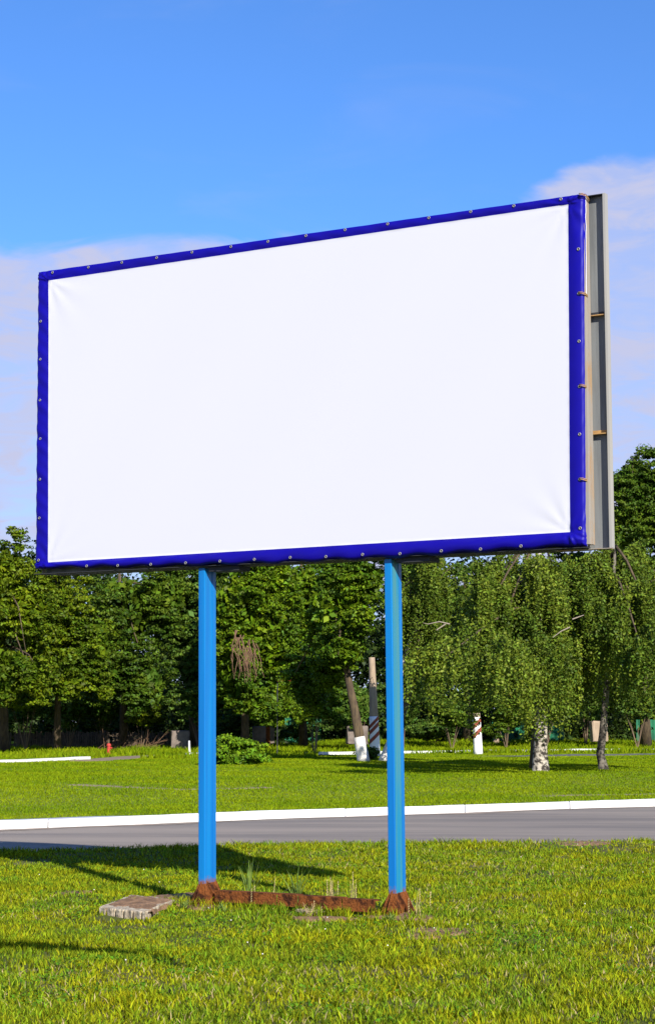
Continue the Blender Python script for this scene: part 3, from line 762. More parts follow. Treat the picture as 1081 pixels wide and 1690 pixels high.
weed(bd(PU[1]-.72,.46,0), .40, 13, .26, M['weed'], 'spreading green reed grass behind the left third of the rusty beam', 0, .015)
weed(bd(PU[1]-.60,.26,0), .34, 7, .36, M['straw'], 'dry yellow stalks leaning out across the left end of the rusty beam', 2, .008)
weed(bd(PU[1]-1.18,.30,0), .30, 12, .10, M['straw'], 'upright dry grass stems behind the middle of the rusty beam', 8, .006)
weed(bd(PU[1]-1.34,.24,0), .17, 22, .16, M['weed'], 'low dark green leafy tuft behind the middle of the rusty beam', 0, .014)
weed(bd(PU[0]+.52,.26,0), .36, 4, .10, M['straw'], 'few thin straw stalks rising behind the right part of the rusty beam', 2, .006)
weed(bd(PU[0]+.34,.36,0), .14, 20, .16, M['weed'], 'low green weed just left of the right blue post', 0, .014)
weed(bd(PU[0]-.24,-.02,0), .30, 6, .14, M['straw'], 'thin dry stalks just right of the right blue post', 3, .006)
weed(bd(PU[1]+.02,-.26,0), .12, 24, .15, M['weed'], 'low bushy green tuft at the foot of the left blue post', 0, .012)
weed(bd(PU[1]-.36,-.22,0), .13, 26, .18, M['weed'], 'leafy green tuft in front of the left end of the rusty beam', 0, .013)
weed(bd(PU[0]-.12,-.30,0), .10, 20, .13, M['weed'], 'short green tuft in front of the right blue post', 0, .012)
weed(bd(PU[0]+.74,-.14,0), .14, 14, .13, M['straw'], 'short dry tuft hanging over the right part of the rusty beam', 2, .007)

# ------------------------------------------------------------------ trees
def leaf_cloud(cents, rad, per, size, outward, flat=.6):
    """leaves round clump centres; cents (n,3), rad (n,), returns V,F quads"""
    n = len(cents); C = np.repeat(cents, per, 0); Rr = np.repeat(rad, per)
    d = rng.normal(size=(n*per,3)); d /= np.linalg.norm(d,axis=1)[:,None]
    d[:,2] = np.where(d[:,2] < 0, d[:,2]*.55, d[:,2])
    rr = Rr*(rng.random(n*per)**.45); P = C + d*rr[:,None]*np.array([1,1,flat])
    nrm = d*.7 + rng.normal(size=d.shape)*.55 + np.array([0,0,.45]); nrm /= np.linalg.norm(nrm,axis=1)[:,None]
    return leaf_quads(P, nrm, size*rng.uniform(.55,1.25,len(P)))
def limbs(mb, base, top, r, crowns, n, m_idx=0, bend=.3):
    base = Vector(base); top = Vector(top); pts = []
    for i in range(9):
        t = i/8; pts.append(base.lerp(top, t)+Vector((math.sin(t*5)*bend*.3*t, math.cos(t*4)*bend*.2*t, 0)))
    rad = [r*(1.25 if i == 0 else 1.0)*(1-.72*i/8) for i in range(9)]
    mb.tube(pts, rad, 12, m_idx, jitter=.04)
    for k in range(n):
        c = crowns[k % len(crowns)]; t = random.uniform(.35,.95); s = base.lerp(top, t)
        d = Vector((random.gauss(0,1),random.gauss(0,1),random.gauss(.2,.7))).normalized()
        e = Vector((c[0]+d.x*c[3]*.8, c[1]+d.y*c[4]*.8, c[2]+d.z*c[5]*.8))
        md = s.lerp(e,.5)+Vector((random.uniform(-.3,.3),random.uniform(-.3,.3),random.uniform(-.1,.5)))
        r0 = r*.42*(1-t*.5); mb.tube([s,s.lerp(md,.5)+Vector((0,0,.08)),md,md.lerp(e,.5),e], [r0,r0*.75,r0*.5,r0*.3,r0*.12], 6, m_idx)
def crown_from_px(lst, Y):
    out_ = []
    for (cx, cy, rx, ry, *rest) in lst:
        dY = rest[0] if rest else 0
        p = at(cx, cy, Y=Y+dY); k = (Y+dY)/FPX; out_.append((p.x, p.y, p.z, rx*k, rx*k*.85, ry*k))
    return out_
def crown_mesh(crowns, nclump, per, size, rad, m, parent, loc, inner=1.0, name='crown', nb=11):
    # every ellipsoid is broken into boughs; leaf clumps sit on the outer and upper side of each bough
    B = []
    for c in crowns:
        c = np.array(c)
        for _ in range(nb):
            d = rng.normal(size=3); d /= np.linalg.norm(d); f_ = rng.uniform(.50,1.02); sc = rng.uniform(.26,.46)
            B.append(np.concatenate([c[:3]+d*c[3:6]*f_, c[3:6].clip(.5)*sc, d]))
        B.append(np.concatenate([c[:3], c[3:6]*.5, [0,0,1]]))
    B = np.array(B); vol = B[:,3]*B[:,5]; pr = vol/vol.sum(); nclump = int(nclump*1.25)
    cr = B[rng.choice(len(B), nclump, p=pr)]
    d = rng.normal(size=(nclump,3))+cr[:,6:9]*.5+np.array([0,-.25,.25]); d /= np.linalg.norm(d,axis=1)[:,None]
    C = cr[:,:3] + d*cr[:,3:6]*rng.uniform(.55,1.1,nclump)[:,None]; Rd = rad*rng.uniform(.35,.95,nclump)
    V, F = leaf_cloud(C, Rd, int(per*1.25), size*.68, None, .5)
    ni = int(nclump*per*.15*inner); cc = np.array(crowns)[rng.choice(len(crowns), ni)]
    d = rng.normal(size=(ni,3)); d /= np.linalg.norm(d,axis=1)[:,None]; P = cc[:,:3]+d*cc[:,3:6]*(.62*rng.random(ni)**.4)[:,None]
    nr = rng.normal(size=(ni,3)); nr /= np.linalg.norm(nr,axis=1)[:,None]
    V2, F2 = leaf_quads(P, nr, size*1.7*rng.uniform(.7,1.2,ni))
    F = np.concatenate([F, F2+len(V)]); V = np.concatenate([V, V2])
    return np_mesh(name, V-np.array(loc), F, m, parent)
def tree(name, label, basepx, Y, crowns_px, leaf, nclump, per, size, rad, tr=.2, cat='tree', group=None, bark='bark', topi=0, nl=9, inner=1., base=None, toppt=None):
    cr = crown_from_px(crowns_px, Y)
    if base is None:
        p = at(basepx, 1230, Y=Y+3.0); base = Vector((p.x, p.y, float(gz(p.x,p.y))))
    root = empty(name, tuple(base)); tag(root, label, cat, group)
    mb = MB(); c = cr[topi]; topv = toppt or Vector((c[0], c[1], c[2]+c[5]*.7))
    limbs(mb, base-Vector((0,0,.1)), topv, tr, cr, nl); mb.v = [tuple(Vector(v)-base) for v in mb.v]
    mb.build('trunk', M[bark], root, True)
    crown_mesh(cr, nclump, per, size, rad, M[leaf], root, tuple(base), inner)
    return root, base, cr
G = 'trees along the back of the park'
tree('broadleaf_tree', 'yellow green leafy tree at the far left edge, tops above the billboard corner', 8, 76, [(0,960,62,88),(-40,1040,90,110),(45,1010,50,70),(20,1110,60,55,-1),(60,1120,30,40,-2)], 'leaf_a', 620, 60, .20, .50, .22, group=G, nl=12)
tree('broadleaf_tree', 'light green tree just right of the yellow tree, under the billboard lower left corner', 95, 80, [(95,1015,60,88),(70,1080,55,60,-1),(150,1065,45,80,-1),(110,1125,45,40,-2)], 'leaf_a', 420, 60, .20, .48, .18, group=G)
tree('broadleaf_tree', 'broad mid green tree with low hanging boughs left of the left post', 205, 84, [(200,1015,85,98),(180,1110,62,60,-2),(235,1135,52,62,-2),(265,990,60,65)], 'leaf_b', 560, 60, .20, .50, .22, group=G)
tree('broadleaf_tree', 'darker green tree directly behind the left blue post', 322, 86, [(300,1010,62,95),(330,1100,50,80,-1),(350,975,50,70)], 'leaf_c', 420, 60, .20, .50, .22, group=G)
t4, b4, c4 = tree('broadleaf_tree', 'leafy tree with brown hanging dead twigs just right of the left post', 405, 80, [(400,1000,68,95),(448,948,48,48),(395,1110,58,78),(450,1060,55,85),(430,1160,55,35)], 'leaf_m', 620, 58, .20, .46, .2, group=G)
mb = MB()
for (x0_, y0_) in [(388,1040),(394,1052),(400,1048),(405,1060),(412,1056),(418,1062),(408,1070),(414,1068),(384,1064)]:
    for _ in range(3):
        p = at(x0_+random.uniform(-5,5), y0_, Y=77.4); q = p.copy(); pts = [p.copy()]
        for i in range(6):
            q = q + Vector((random.gauss(.015,.07), random.gauss(0,.05), -.24)); pts.append(q.copy())
        mb.tube(pts, [.022,.02,.018,.016,.013,.01,.006], 5)
mb.v = [tuple(Vector(v)-b4) for v in mb.v]; mb.build('dead_twigs', M['vine'], t4)
tree('broadleaf_tree', 'dense green tree behind the middle of the gap between the posts', 500, 84, [(500,990,62,92),(505,1080,62,75),(470,1130,45,60),(545,1150,38,45),(450,1165,40,35)], 'leaf_m', 600, 58, .20, .46, .2, group=G)
# the two whitewashed leaning trunks
def ww_tree(label, bpx, bpy_, pts_px, crowns, leaf, nclump, Ytree=None):
    base = onground(bpx, bpy_); Y = base.y; cr = crown_from_px(crowns, Y)
    root = empty('whitewashed_tree', tuple(base)); tag(root, label, 'tree', 'park trees with whitewashed trunks')
    P = [at(a, b, Y=Y)-base for (a, b) in pts_px]; rr = [w_*Y/FPX/2 for w_ in (20,17,13.5,12,11,9,6,3)]
    rr = rr[:len(P)]
    mb = MB(); mb.tube(P, rr, 14, jitter=.03)
    crl = [(c[0]-base.x, c[1]-base.y, c[2]-base.z, c[3], c[4], c[5]) for c in cr]
    for k in range(10):
        c = crl[k % len(crl)]; s = P[-3].lerp(P[-1], random.random()); d = Vector((random.gauss(0,1),random.gauss(0,1),random.gauss(.2,.6))).normalized()
        e = Vector((c[0]+d.x*c[3]*.8, c[1]+d.y*c[4]*.8, c[2]+d.z*c[5]*.8)); md = s.lerp(e,.5)+Vector((0,0,.3))
        mb.tube([s,md,e],[.07,.045,.012],6)
    mb.build('trunk', M['bark'], root, True)
    wb = MB(); top_ = P[0].lerp(P[1], 1.0)
    wb.tube([P[0]-Vector((0,0,.05)), P[0].lerp(P[1],.12), P[0].lerp(P[1],.5), P[1]], [rr[0]*1.12, rr[0]*1.03, (rr[0]+rr[1])/2+.012, rr[1]+.010], 16, jitter=.02)
    wb.build('whitewash_band', M['whitewash'], root, True)
    crown_mesh(cr, nclump, 58, .17, .42, M[leaf], root, tuple(base))
    return root
ww_tree('leaning tree with a whitewashed trunk foot left of the striped concrete pole', 600, 1257, [(600,1257),(593,1216),(583,1160),(576,1128),(571,1095),(565,1040),(560,980),(556,930)],
        [(560,1010,70,80),(566,1074,36,30,-.8),(572,1050,45,50),(540,1095,45,60,2),(600,960,50,50),(505,1130,35,50,3)], 'leaf_m', 560)
ww_tree('leaning tree with a flared whitewashed foot half hidden by the right blue post', 636, 1256, [(635,1256),(651,1216),(664,1175),(673,1150),(681,1120),(690,1050),(696,990),(700,940)],
        [(680,1000,48,70,2),(700,1060,40,70,3),(660,1080,35,50,4)], 'leaf_b', 260)
# birches
def birch(label, base, trunk_px, crowns_px, nstrand, tw, twin=None, bk='birch'):
    Y = base.y; cr = crown_from_px(crowns_px, Y)
    root = empty('birch_tree', tuple(base)); tag(root, label, 'tree', 'weeping birches on the park lawn')
    P = [at(a, b, Y=Y)-base for (a, b) in trunk_px]; n_ = len(P); rr = [tw*(1.12 if i == 0 else 1-.8*i/n_) for i in range(n_)]
    mb = MB(); mb.tube([P[0]-Vector((0,0,.06))]+P, [rr[0]*1.25]+rr, 16, jitter=.05)
    wood = []
    mb.build('trunk', M[bk], root, True); mb = MB()
    for k in range(16):
        c = cr[k % len(cr)]; s = P[min(n_-1, random.randint(n_//2, n_-1))]; d = Vector((random.gauss(0,1),random.gauss(0,1),abs(random.gauss(0,.5)))).normalized()
        e = Vector((c[0]-base.x+d.x*c[3]*.6, c[1]-base.y+.5+d.y*c[4]*.5, c[2]-base.z+d.z*c[5]*.5)); md = s.lerp(e,.55)+Vector((0,0,.25))
        mb.tube([s,s.lerp(md,.5)+Vector((0,0,.15)),md,md.lerp(e,.6),e],[.045,.036,.028,.018,.008],6)
    mb.build('limbs', M['bark'], root, True)
    if twin:
        mb = MB(); Q = [at(a, b, Y=Y+.4)-base for (a, b) in twin]; mb.tube(Q, [tw*.55]*len(Q), 10, jitter=.05); mb.build('trunk', M['bark'], root, True)
    # hanging boughs: each is a bundle of strands that start together
    Ps = []; nstrand = int(nstrand*.70)
    bo = []
    for c in cr:
        for _ in range(10):
            d = rng.normal(size=3); d[2] = abs(d[2]); d /= np.linalg.norm(d); bo.append((d, .45+.55*rng.random()**.6))
    vol = np.array([c[3]*c[5] for c in cr]); pick = rng.choice(len(cr), nstrand, p=vol/vol.sum())
    for q in pick:
        c = cr[q]; d, f_ = bo[q*10+rng.integers(10)]; d = d+rng.normal(size=3)*.14
        s0 = np.array(c[:3]) + d*np.array(c[3:6])*f_
        low = c[2]-c[5]; hang = min(rng.uniform(.9,3.2), max(.8, s0[2]-low+rng.uniform(-.5,.5)))
        nsub = rng.integers(7,13); off = rng.normal(size=(nsub,2))*np.array([.105,.13])
        outv = d[:2]*rng.uniform(.15,.5)
        for (ox, oy) in off:
            ln = hang*rng.uniform(.25,1.12); m_ = int(ln/.034); t = np.linspace(0,1,max(m_,6)); sw = rng.normal(size=2)*.12; ph = rng.uniform(0,6)
            x_ = s0[0]+ox*(.3+.7*t)+outv[0]*np.sqrt(t)+sw[0]*t*t+.03*np.sin(t*9+ph); y_ = s0[1]+oy*(.3+.7*t)+outv[1]*np.sqrt(t)+sw[1]*t*t
            z_ = s0[2]-ln*t+.15*np.sin(t*2.5)
            pp = np.stack([x_,y_,z_],-1)+rng.normal(size=(len(t),3))*.042; Ps.append(pp)
    P_ = np.concatenate(Ps); gap = noise2(P_[:,0]+20+.12*P_[:,1], P_[:,2]*.16+7+.05*P_[:,1], 2.7, 31); P_ = P_[(gap+rng.normal(size=len(P_))*.03 > .38) | (rng.random(len(P_)) < .12)]; P_ = P_[P_[:,2] > gz(P_[:,0],P_[:,1])+.35]; nr = rng.normal(size=P_.shape)*.8+np.array([0,-.25,.15]); nr /= np.linalg.norm(nr,axis=1)[:,None]
    V, F = leaf_quads(P_, nr, .078*rng.uniform(.6,1.3,len(P_)))
    np_mesh('crown', V-np.array(base), F, M['leaf_birch'], root)
    print('birch leaves', len(P_)); return root, base
b1 = onground(892,1273)
rt, bs = birch('thick weeping birch with white and black bark between bollard and slimmer birch', b1, [(892,1273),(891,1240),(893,1205),(895,1170),(893,1120),(890,1060),(888,1000),(888,940),(890,880)],
      [(880,1000,95,110),(800,1040,75,110,-1.5),(850,1100,70,100,-2.6),(930,1080,50,100,-1),(900,985,110,78,1.5),(765,1080,40,80,1.0),(790,1095,95,75,-4.8)], 860, .215, [(879,1268),(881,1240),(885,1200),(889,1160)])
mb = MB()
for pl in ([(742,1030),(725,1026),(706,1030),(698,1028)],[(944,1022),(955,1018),(963,1015)],[(940,1035),(925,1042),(912,1052)],[(735,1030),(720,1040)]):
    mb = MB(); mb.tube([at(a,b,Y=b1.y-3.9)-b1 for a, b in pl], [.018,.014,.009,.005][:len(pl)], 6); mb.build('bare_branch', M['palebranch'], rt)
b2 = onground(995,1271)
birch('slimmer weeping birch with trunk shade put into its bark colour, nearest the right edge', b2, [(996,1271),(990,1245),(994,1210),(998,1160),(1003,1100),(1008,1020),(1012,950),(1015,900)],
      [(1010,1000,75,130),(1050,1060,70,110,-2),(985,1100,50,80,1.2),(1060,950,80,90,1.5),(1110,1040,60,120,-1),(1082,1080,48,80,-4.5)], 700, .13, bk='birch_shaded')
b3 = onground(655,1262); b3 = Vector((b3.x, b3.y+2, float(gz(b3.x,b3.y+2))))
birch('weeping birch standing just right of the right blue post', b3, [(655,1259),(655,1200),(657,1130),(675,1060),(705,1000),(715,950)],
      [(715,1010,50,95),(700,1080,42,95),(745,1050,42,110),(725,950,60,60)], 330, .12)
# taller trees behind on the right, and ones further back
tree('tall_tree', 'tallest green tree rising above the birches at the right edge', 1065, 84, [(1050,800,52,62),(1090,850,75,90),(1030,880,55,80),(1070,960,80,70),(1130,820,60,70)], 'leaf_b', 760, 60, .20, .52, .25, group=G, nl=14)
tree('broadleaf_tree', 'green tree behind the birches, below the right part of the billboard', 900, 88, [(880,990,70,75),(940,1040,70,80),(830,1020,60,80),(900,1130,70,50),(955,950,55,62)], 'leaf_b', 480, 56, .21, .5, .2, group=G)
tree('broadleaf_tree', 'green tree behind the striped bollard', 770, 90, [(770,1010,60,70),(740,1080,60,60),(690,960,50,50)], 'leaf_b', 360, 56, .21, .5, .2, group=G)
# understorey bushes
def bush(label, px, py, Y, rx, ry, leaf, nclump, name='bush', size=.16, cat='bush', group='bushes under the trees', extra=None):
    p = at(px, py, Y=Y); base = Vector((p.x, p.y, float(gz(p.x,p.y)))); cr = crown_from_px([(px,py,rx,ry)]+(extra or []), Y)
    root = empty(name, tuple(base)); tag(root, label, cat, group)
    mb = MB()
    for k in range(7):
        a = random.uniform(0,6.28); c = random.choice(cr)
        e = Vector((c[0]+math.cos(a)*c[3]*.6, c[1]+math.sin(a)*c[4]*.6, c[2]+c[5]*.4)); mb.tube([Vector((0,0,-.05)), (e-base)*.35+Vector((0,0,.1)), (e-base)*.7],[.022,.014,.005],5)
    mb.build('stem', M['twig'], root)
    crown_mesh(cr, nclump, 50, size, .30, M[leaf], root, tuple(base)); return root
bush('pale flowering bush above the brush pile near the left post', 235,1182,86,32,24,'leaf_a',80)
bush('bright green bush left of the striped bollard', 745,1182,84,42,28,'leaf_b',110)
bush('bright green bush right of the striped bollard under the birch', 835,1185,85,42,30,'leaf_b',110)
bush('green bush in the shade behind the leaning tree', 520,1165,74,45,28,'leaf_m',120)
bush('small weedy bush between the whitewashed trunk and the striped pole', 609,1246,66,11,18,'leaf_b',24,size=.11)
bush('dark green bush behind the fence at the left edge', 30,1175,88,50,26,'leaf_c',110)
for lb, bx_, by_, bY, brx, bry in [('dark bush at the foot of the yellow green tree by the left edge', 45,1150,82,60,38), ('dark bush between the two left trees behind the fence',115,1165,86,48,34), ('dark bush behind the red hydrant',172,1170,87,45,34), ('dark bush directly behind the left blue post',330,1160,84,50,40),
        ('dark bush behind the square concrete block',430,1180,88,48,26), ('dark bush behind the leaning whitewashed trunk',590,1165,82,40,38), ('dark bush behind the right blue post',665,1170,84,40,42), ('dark bush behind the thick birch trunk',900,1165,86,50,36), ('dark bush behind the slimmer birch trunk',965,1160,88,45,42), ('dark bush at the right edge behind the birches',1050,1160,86,50,34)]:
    bush(lb, bx_, by_, bY, brx, bry, 'leaf_c', 130)
for lb, bx_, by_, bY, brx, bry in [('small dark bush before the green fence just right of the left post', 385,1203,89,30,16), ('small dark bush before the green fence in the middle of the gap between the posts', 500,1206,89,40,15), ('small dark bush at the foot of the green fence left of the striped bollard', 715,1204,89,52,20)]:
    bush(lb, bx_, by_, bY, brx, bry, 'leaf_c', 80)
o = bush('low round green shrub on the park lawn right of the left post', 388,1250,58,44,29,'leaf_shrub',110,name='shrub',size=.15,cat='shrub',group=None,extra=[(420,1247,26,17),(372,1247,28,20)])

# woods behind: one mass
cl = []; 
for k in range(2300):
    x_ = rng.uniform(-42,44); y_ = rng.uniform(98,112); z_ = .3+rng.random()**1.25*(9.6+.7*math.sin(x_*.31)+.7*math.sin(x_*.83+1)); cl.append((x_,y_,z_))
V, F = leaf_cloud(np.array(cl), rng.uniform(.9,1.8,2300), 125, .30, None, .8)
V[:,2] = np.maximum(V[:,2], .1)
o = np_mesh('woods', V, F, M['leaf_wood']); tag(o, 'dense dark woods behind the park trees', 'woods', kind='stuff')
# thin undergrowth just behind fences
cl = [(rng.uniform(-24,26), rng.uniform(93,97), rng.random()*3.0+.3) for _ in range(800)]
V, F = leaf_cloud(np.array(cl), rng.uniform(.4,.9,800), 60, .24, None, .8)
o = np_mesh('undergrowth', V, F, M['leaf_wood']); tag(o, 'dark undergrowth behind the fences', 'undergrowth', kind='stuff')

# ------------------------------------------------------------------ fences
def fence_wood():
    Y0 = 88.5; a = at(-70,1237,Y=Y0); b = at(320,1233,Y=Y0+1.5); root = empty('picket_fence', (a.x,a.y,float(gz(a.x,a.y))))
    tag(root, 'old low wooden picket fence under the trees on the left', 'fence')
    ln = (b-a).length; d = (b-a).normalized(); n = int(ln/.105); pk = MB(); o0 = Vector(root.location)
    for i in range(n):
        p = a+d*(i*.105); z = float(gz(p.x,p.y)); h_ = .86+random.uniform(-.07,.06) - (.25 if random.random() < .03 else 0)
        if random.random() < .04: continue
        pk.box(Vector((p.x,p.y+random.uniform(-.01,.01),z+h_/2))-o0, (.088+random.uniform(-.01,.006),.02,h_), Matrix.Rotation(random.gauss(0,.025),3,'Y'))
    pk.build('picket_row', M['wood'], root)
    for hz_ in (.25,.66):
        r_ = MB(); 
        for i in range(10):
            p = a+d*(ln*(i+.5)/10); r_.box(Vector((p.x,p.y+.045,float(gz(p.x,p.y))+hz_))-o0,(ln/10+.02,.035,.07),Matrix.Rotation(math.atan2(d.y,d.x),3,'Z'))
        r_.build('rail', M['wood'], root)
    for i in range(6):
        p = a+d*(ln*i/5); r_ = MB(); r_.box(Vector((p.x,p.y+.13,float(gz(p.x,p.y))+.45))-o0,(.10,.10,.9)); r_.build('fence_post', M['wood'], root)
fence_wood()
def fence_green(xa, xb, label, Y0=93.0, top=1.45):
    a = at(xa,1226,Y=Y0); b = at(xb,1226,Y=Y0); root = empty('sheet_fence', (a.x,a.y,float(gz(a.x,a.y)))); tag(root, label, 'fence', 'green sheet metal fences')
    o0 = Vector(root.location); ln = (b-a).length; n = max(4,int(ln/.11)); vs = []
    for i in range(n+1):
        x_ = a.x+ln*i/n; yy_ = a.y + (.028 if i % 2 else 0)
        z = float(gz(x_,a.y)); vs += [(x_-o0.x, yy_-o0.y, z-.02-o0.z), (x_-o0.x, yy_-o0.y, z+top-o0.z), (x_-o0.x, yy_-o0.y+.004, z+top-o0.z), (x_-o0.x, yy_-o0.y+.004, z-.02-o0.z)]
    mb = MB(); mb.add(vs, [f for i in range(n) for f in ((i*4,i*4+4,i*4+5,i*4+1),(i*4+2,i*4+6,i*4+7,i*4+3),(i*4+1,i*4+5,i*4+6,i*4+2))]); mb.build('sheet', M['greenfence'], root)
    for x_ in (a.x+.1, b.x-.1): r_ = MB(); r_.box(Vector((x_,a.y+.09,float(gz(x_,a.y))+top/2))-o0,(.07,.07,top)); r_.build('fence_post', M['dark'], root)
fence_green(812, 866, 'green sheet fence panel between the striped bollard and the thick birch', 93, 1.15)
fence_green(896, 930, 'narrow green sheet fence panel just right of the thick birch trunk', 93, 1.05)
fence_green(1050, 1130, 'green sheet fence panel at the right edge beyond the park road', 93, 1.15)
fence_green(366, 398, 'green sheet fence panel just right of the left blue post', 94, 1.75)
fence_green(470, 530, 'green sheet fence panel left of the whitewashed leaning trunk', 94, 1.65)

# ------------------------------------------------------------------ small things far back
def solid(name, label, cat, mb, m, base, group=None, smooth=False):
    mb.v = [tuple(Vector(v)-Vector(base)) for v in mb.v]; o = mb.build(name, m, None, smooth); o.location = base; tag(o, label, cat, group); return o
# hydrant
hp = onground(180,1247); k = hp.y/FPX; root = empty('fire_hydrant', tuple(hp)); tag(root, 'small red standpipe hydrant on the grass by the brush pile', 'hydrant')
def lathe(mb, prof, seg=14, c=(0,0,0), mi=0):
    vs = []; n_ = len(prof)
    for r_, z in prof:
        for q in range(seg): t = 2*math.pi*q/seg; vs.append((c[0]+r_*math.cos(t), c[1]+r_*math.sin(t), c[2]+z))
    mb.add(vs, [(i*seg+q, i*seg+(q+1)%seg, (i+1)*seg+(q+1)%seg, (i+1)*seg+q) for i in range(n_-1) for q in range(seg)]+[tuple((n_-1)*seg+q for q in range(seg))], mi)
Hh = 20*k; mb = MB(); lathe(mb, [(.11,-.02),(.11,.03),(.075,.04),(.075,Hh*.78),(.10,Hh*.79),(.10,Hh*.84)]); mb.build('barrel', M['red'], root, False)
mb = MB(); lathe(mb, [(.092,Hh*.84),(.085,Hh*.93),(.04,Hh*.98),(.025,Hh)]); mb.build('cap', M['red'], root)
mb = MB(); mb.tube([(.07,-.02,Hh*.62),(.14,-.04,Hh*.62)],.032,8); mb.build('outlet', M['red'], root)
# white marker post and bar
wp = onground(313.5,1248); k = wp.y/FPX; mb = MB(); mb.tube([wp-Vector((0,0,.05)), wp+Vector((-.03,0,25*k))], [.045,.035], 8)
solid('marker_post', 'thin white marker post beside the end of the path', 'post', mb, M['whitepaint'], tuple(wp))
a = onground(307,1247.5); b = onground(341,1247); mb = MB(); d = b-a; mb.box((a+b)/2+Vector((0,0,.06)), (d.length,.12,.12), Matrix.Rotation(math.atan2(d.y,d.x),3,'Z'), 0, .015)
solid('kerb_stone', 'short white painted kerb stone at the foot of the marker post', 'kerb stone', mb, M['whitepaint'], tuple((a+b)/2))
# brush pile
bp_ = onground(205,1241); mb = MB()
for _ in range(60):
    s = bp_+Vector((random.uniform(-1.3,1.5), random.uniform(.0,.9), random.uniform(.0,.18))); a_ = random.gauss(0.6,1.0)
    d = Vector((math.cos(a_), random.gauss(0,.3), abs(math.sin(a_))*.7)).normalized()*random.uniform(.5,1.2)
    mb.tube([s, s+d*.5+Vector((0,0,.06)), s+d+Vector((0,0,random.uniform(-.1,.15)))], [.013,.010,.004], 5)
solid('brush_pile', 'heap of cut bare branches on the grass behind the red hydrant', 'brush pile', mb, M['vine'], tuple(bp_))
# tree stump posts and blocks
def block(px0, px1, pyt, pyb, Y, label, m='block', rough=.03):
    a = at(px0,pyb,Y=Y); b = at(px1,pyt,Y=Y); c = Vector(((a.x+b.x)/2, Y, (a.z+b.z)/2)); mb = MB()
    mb.box(c, (abs(b.x-a.x), .5, abs(b.z-a.z)), Matrix.Rotation(.15,3,'Z'), 0, .05)
    mb.v = [tuple(Vector(v)+Vector((random.uniform(-rough,rough),random.uniform(-rough,rough),random.uniform(-rough,rough)))) for v in mb.v]
    return solid('concrete_block', label, 'block', mb, M[m], (c.x, Y, a.z), 'concrete blocks at the edge of the trees')
block(418,452,1199,1226,86,'square concrete block behind the shrub with a rusty pipe before it')
block(572,606,1198,1228,82,'grey concrete block just behind the whitewashed leaning trunk')
block(975,1000,1190,1224,86,'tall reddish concrete block left of the slimmer birch trunk','pole')
block(283,312,1206,1235,84,'squat stone block in the shade just left of the left blue post')
g = at(443,1226,Y=85); mb = MB(); zz = float(gz(g.x,85)); t_ = at(442,1188,Y=85); mb.tube([(g.x,85,zz-.1),(t_.x,85,t_.z)], .10, 10)
solid('rusty_pipe', 'upright rusty brown pipe in front of the square concrete block', 'pipe', mb, M['rust'], (g.x,85,zz))
a = at(458,1124,Y=74); b = at(516,1121,Y=74); root = empty('pipe_frame', (b.x, 74, float(gz(b.x,74)))); tag(root, 'rusty horizontal pipe bar among the leaves between the posts', 'pipe frame')
o0 = Vector(root.location); mb = MB(); mb.tube([a-o0,b-o0],.05,8); mb.build('bar', M['rust'], root)
for q in (a,b): mb = MB(); mb.tube([q-o0-Vector((0,-.08,0)), Vector((q.x-o0.x,.08,-.05))], .022, 8); mb.build('leg', M['dark'], root)
t_ = onground(818,1229); mb = MB(); mb.tube([t_-Vector((0,0,.1)), t_+Vector((.02,0,.35)), t_+Vector((.0,0,.75))], [.16,.13,.11], 10, jitter=.05)
solid('tree_stump', 'pale short tree stump right of the striped bollard', 'stump', mb, M['pole'], tuple(t_))
# striped poles
def striped_pole(name, label, bx, by, topx, topy, w0, w1, white_top, stripes, cap_top=False, Yf=None, lean=0):
    base = onground(bx,by) if Yf is None else Vector((at(bx,by,Y=Yf).x, Yf, 0)); base.z = float(gz(base.x,base.y)); Y = base.y
    T = at(topx,topy,Y=Y); root = empty(name, tuple(base)); tag(root, label, 'pole', 'striped concrete poles')
    r0, r1 = w0*Y/FPX/2, w1*Y/FPX/2; ax = (T-base); h_ = ax.length; axn = ax.normalized()
    mb = MB(); N_ = 14; mb.tube([base-base+axn*(h_*i/N_) for i in range(N_+1)], [r0+(r1-r0)*i/N_ for i in range(N_+1)], 20, jitter=.004)
    mb.build('shaft', M['pole'], root, True)
    wt = white_top/h_; mb = MB(); mb.tube([axn*(h_*wt*i/8)-(Vector((0,0,.04)) if i == 0 else Vector()) for i in range(9)], [(r0+(r1-r0)*wt*i/8)+.008 for i in range(9)], 24)
    mb.build('white_band', M['polewhite'], root, True)
    # spiral stripes hugging the shaft
    for (z0, tk, rise) in stripes:
        mb = MB(); vs = []; seg = 40
        for q in range(seg+1):
            t = math.pi*2*q/seg - math.pi/2   # starts at camera-left... runs round
            zc = z0 - rise*(math.sin(t+math.pi/2*0)*0) - rise*math.cos(t)*-1*0
            zc = z0 - rise*math.cos(t+math.pi)   # high on the left (-x), low on the right
            for dz in (-tk/2, tk/2):
                z_ = max(zc+dz,.02); f_ = z_/h_; rr_ = r0+(r1-r0)*f_+.014; c = axn*z_
                vs.append(c+Vector((math.cos(t)*rr_, math.sin(t)*rr_, 0)))
        mb.add(vs, [(2*q,2*q+2,2*q+3,2*q+1) for q in range(seg)]); mb.build('red_stripe', M['polered'], root, True)
    return root
k = at(617,1232,Y=76).y/FPX
r_ = striped_pole('concrete_pole', 'tall concrete pole with red and white stripes between the two whitewashed trunks', 619,1236, 613.5,1085, 17, 10, 62*76/FPX, [(44*76/FPX,.17,.19),(30*76/FPX,.17,.19),(58*76/FPX-.13,.15,.19)], Yf=72)
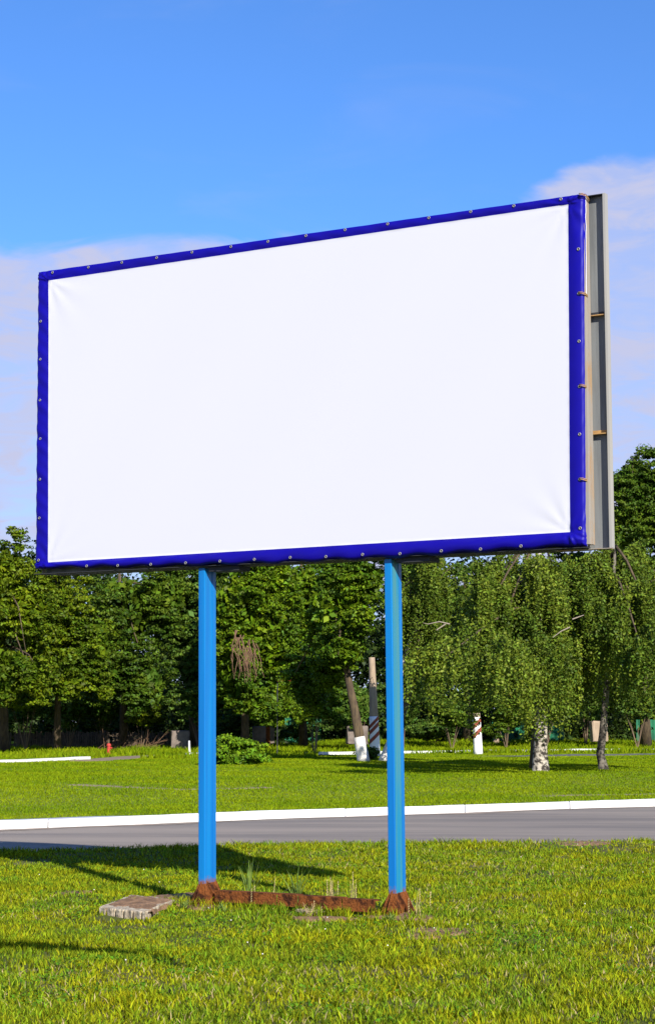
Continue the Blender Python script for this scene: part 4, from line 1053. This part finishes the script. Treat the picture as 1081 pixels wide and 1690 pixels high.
r_ = striped_pole('striped_bollard', 'shaded white and dark red striped concrete post left of the thick birch', 789,1241, 785.5,1177, 14.5, 12.5, 60*78/FPX, [(1.30,.20,.17),(.92,.20,.17)], Yf=77)
# bottle and paper at the kerb
p = Vector((0,0,0)); q = at(468,1347,z=-.06); mb = MB(); rr = [(.03,0),(.033,.01),(.033,.13),(.012,.18),(.012,.22)]
vs = MB(); lathe(vs, rr, 10); Mr = Matrix.Rotation(R(88),3,'Y') @ Matrix.Rotation(.3,3,'X')
vs.v = [tuple(Mr @ Vector(v)+Vector(q)+Vector((0,-.12,.035))) for v in vs.v]
solid('bottle', 'small green bottle lying on the road against the white kerb', 'bottle', vs, M['glass_green'], (q.x,q.y-.12,-.06))
q = at(483,1347,z=-.06); mb = MB(); mb.add([(q.x-.06,q.y-.14,-.045),(q.x+.03,q.y-.16,-.045),(q.x+.06,q.y-.05,-.02),(q.x-.03,q.y-.06,.02),(q.x,q.y-.11,-.0)], [(0,1,4),(1,2,4),(2,3,4),(3,0,4)])
sm = mb.build('paper_scrap', M['whitepaint']); sd2 = sm.modifiers.new('s','SOLIDIFY'); sd2.thickness = .002
tag(sm, 'crumpled white scrap of paper beside the green bottle', 'litter')
# unseen mast outside the frame, added to cast the thin shadow on the lawn

# it stands to the left; the long arm is shaped to fit the lower left shadow
hh_ = 5.0; k_ = hh_/math.tan(SUN_EL); offv = Vector((sdir.x, sdir.y, 0)).normalized()*k_+Vector((0,0,hh_))
arm = [at(a_, b_, 0)+offv for a_, b_ in ((-900,1566),(-150,1562),(0,1563),(90,1566),(160,1568),(215,1571))]
tip_ = [arm[-1], at(238,1574,0)+offv, at(262,1582,0)+offv, at(300,1597,0)+offv]
b0_ = Vector((arm[0].x, arm[0].y, 0)); root = empty('shadow_caster', tuple(b0_)); tag(root, 'added grey mast outside the frame with a long arm shaped to shade the lower left grass', 'shadow caster')
mb = MB(); mb.tube([Vector((0,0,-.1)), Vector((0,0,2.6)), Vector((0,0,5.0))], [.11,.10,.085], 14); mb.build('pole', M['galv_light'], root, True)
mb = MB(); mb.tube([q_-b0_ for q_ in arm], [.08,.085,.10,.10,.085,.07], 12, jitter=.12); mb.build('arm', M['galv_light'], root, True)
mb = MB(); mb.tube([q_-b0_ for q_ in tip_], [.055,.035,.06,.03], 12, jitter=.15); mb.build('caster_tip', M['galv_light'], root, True)
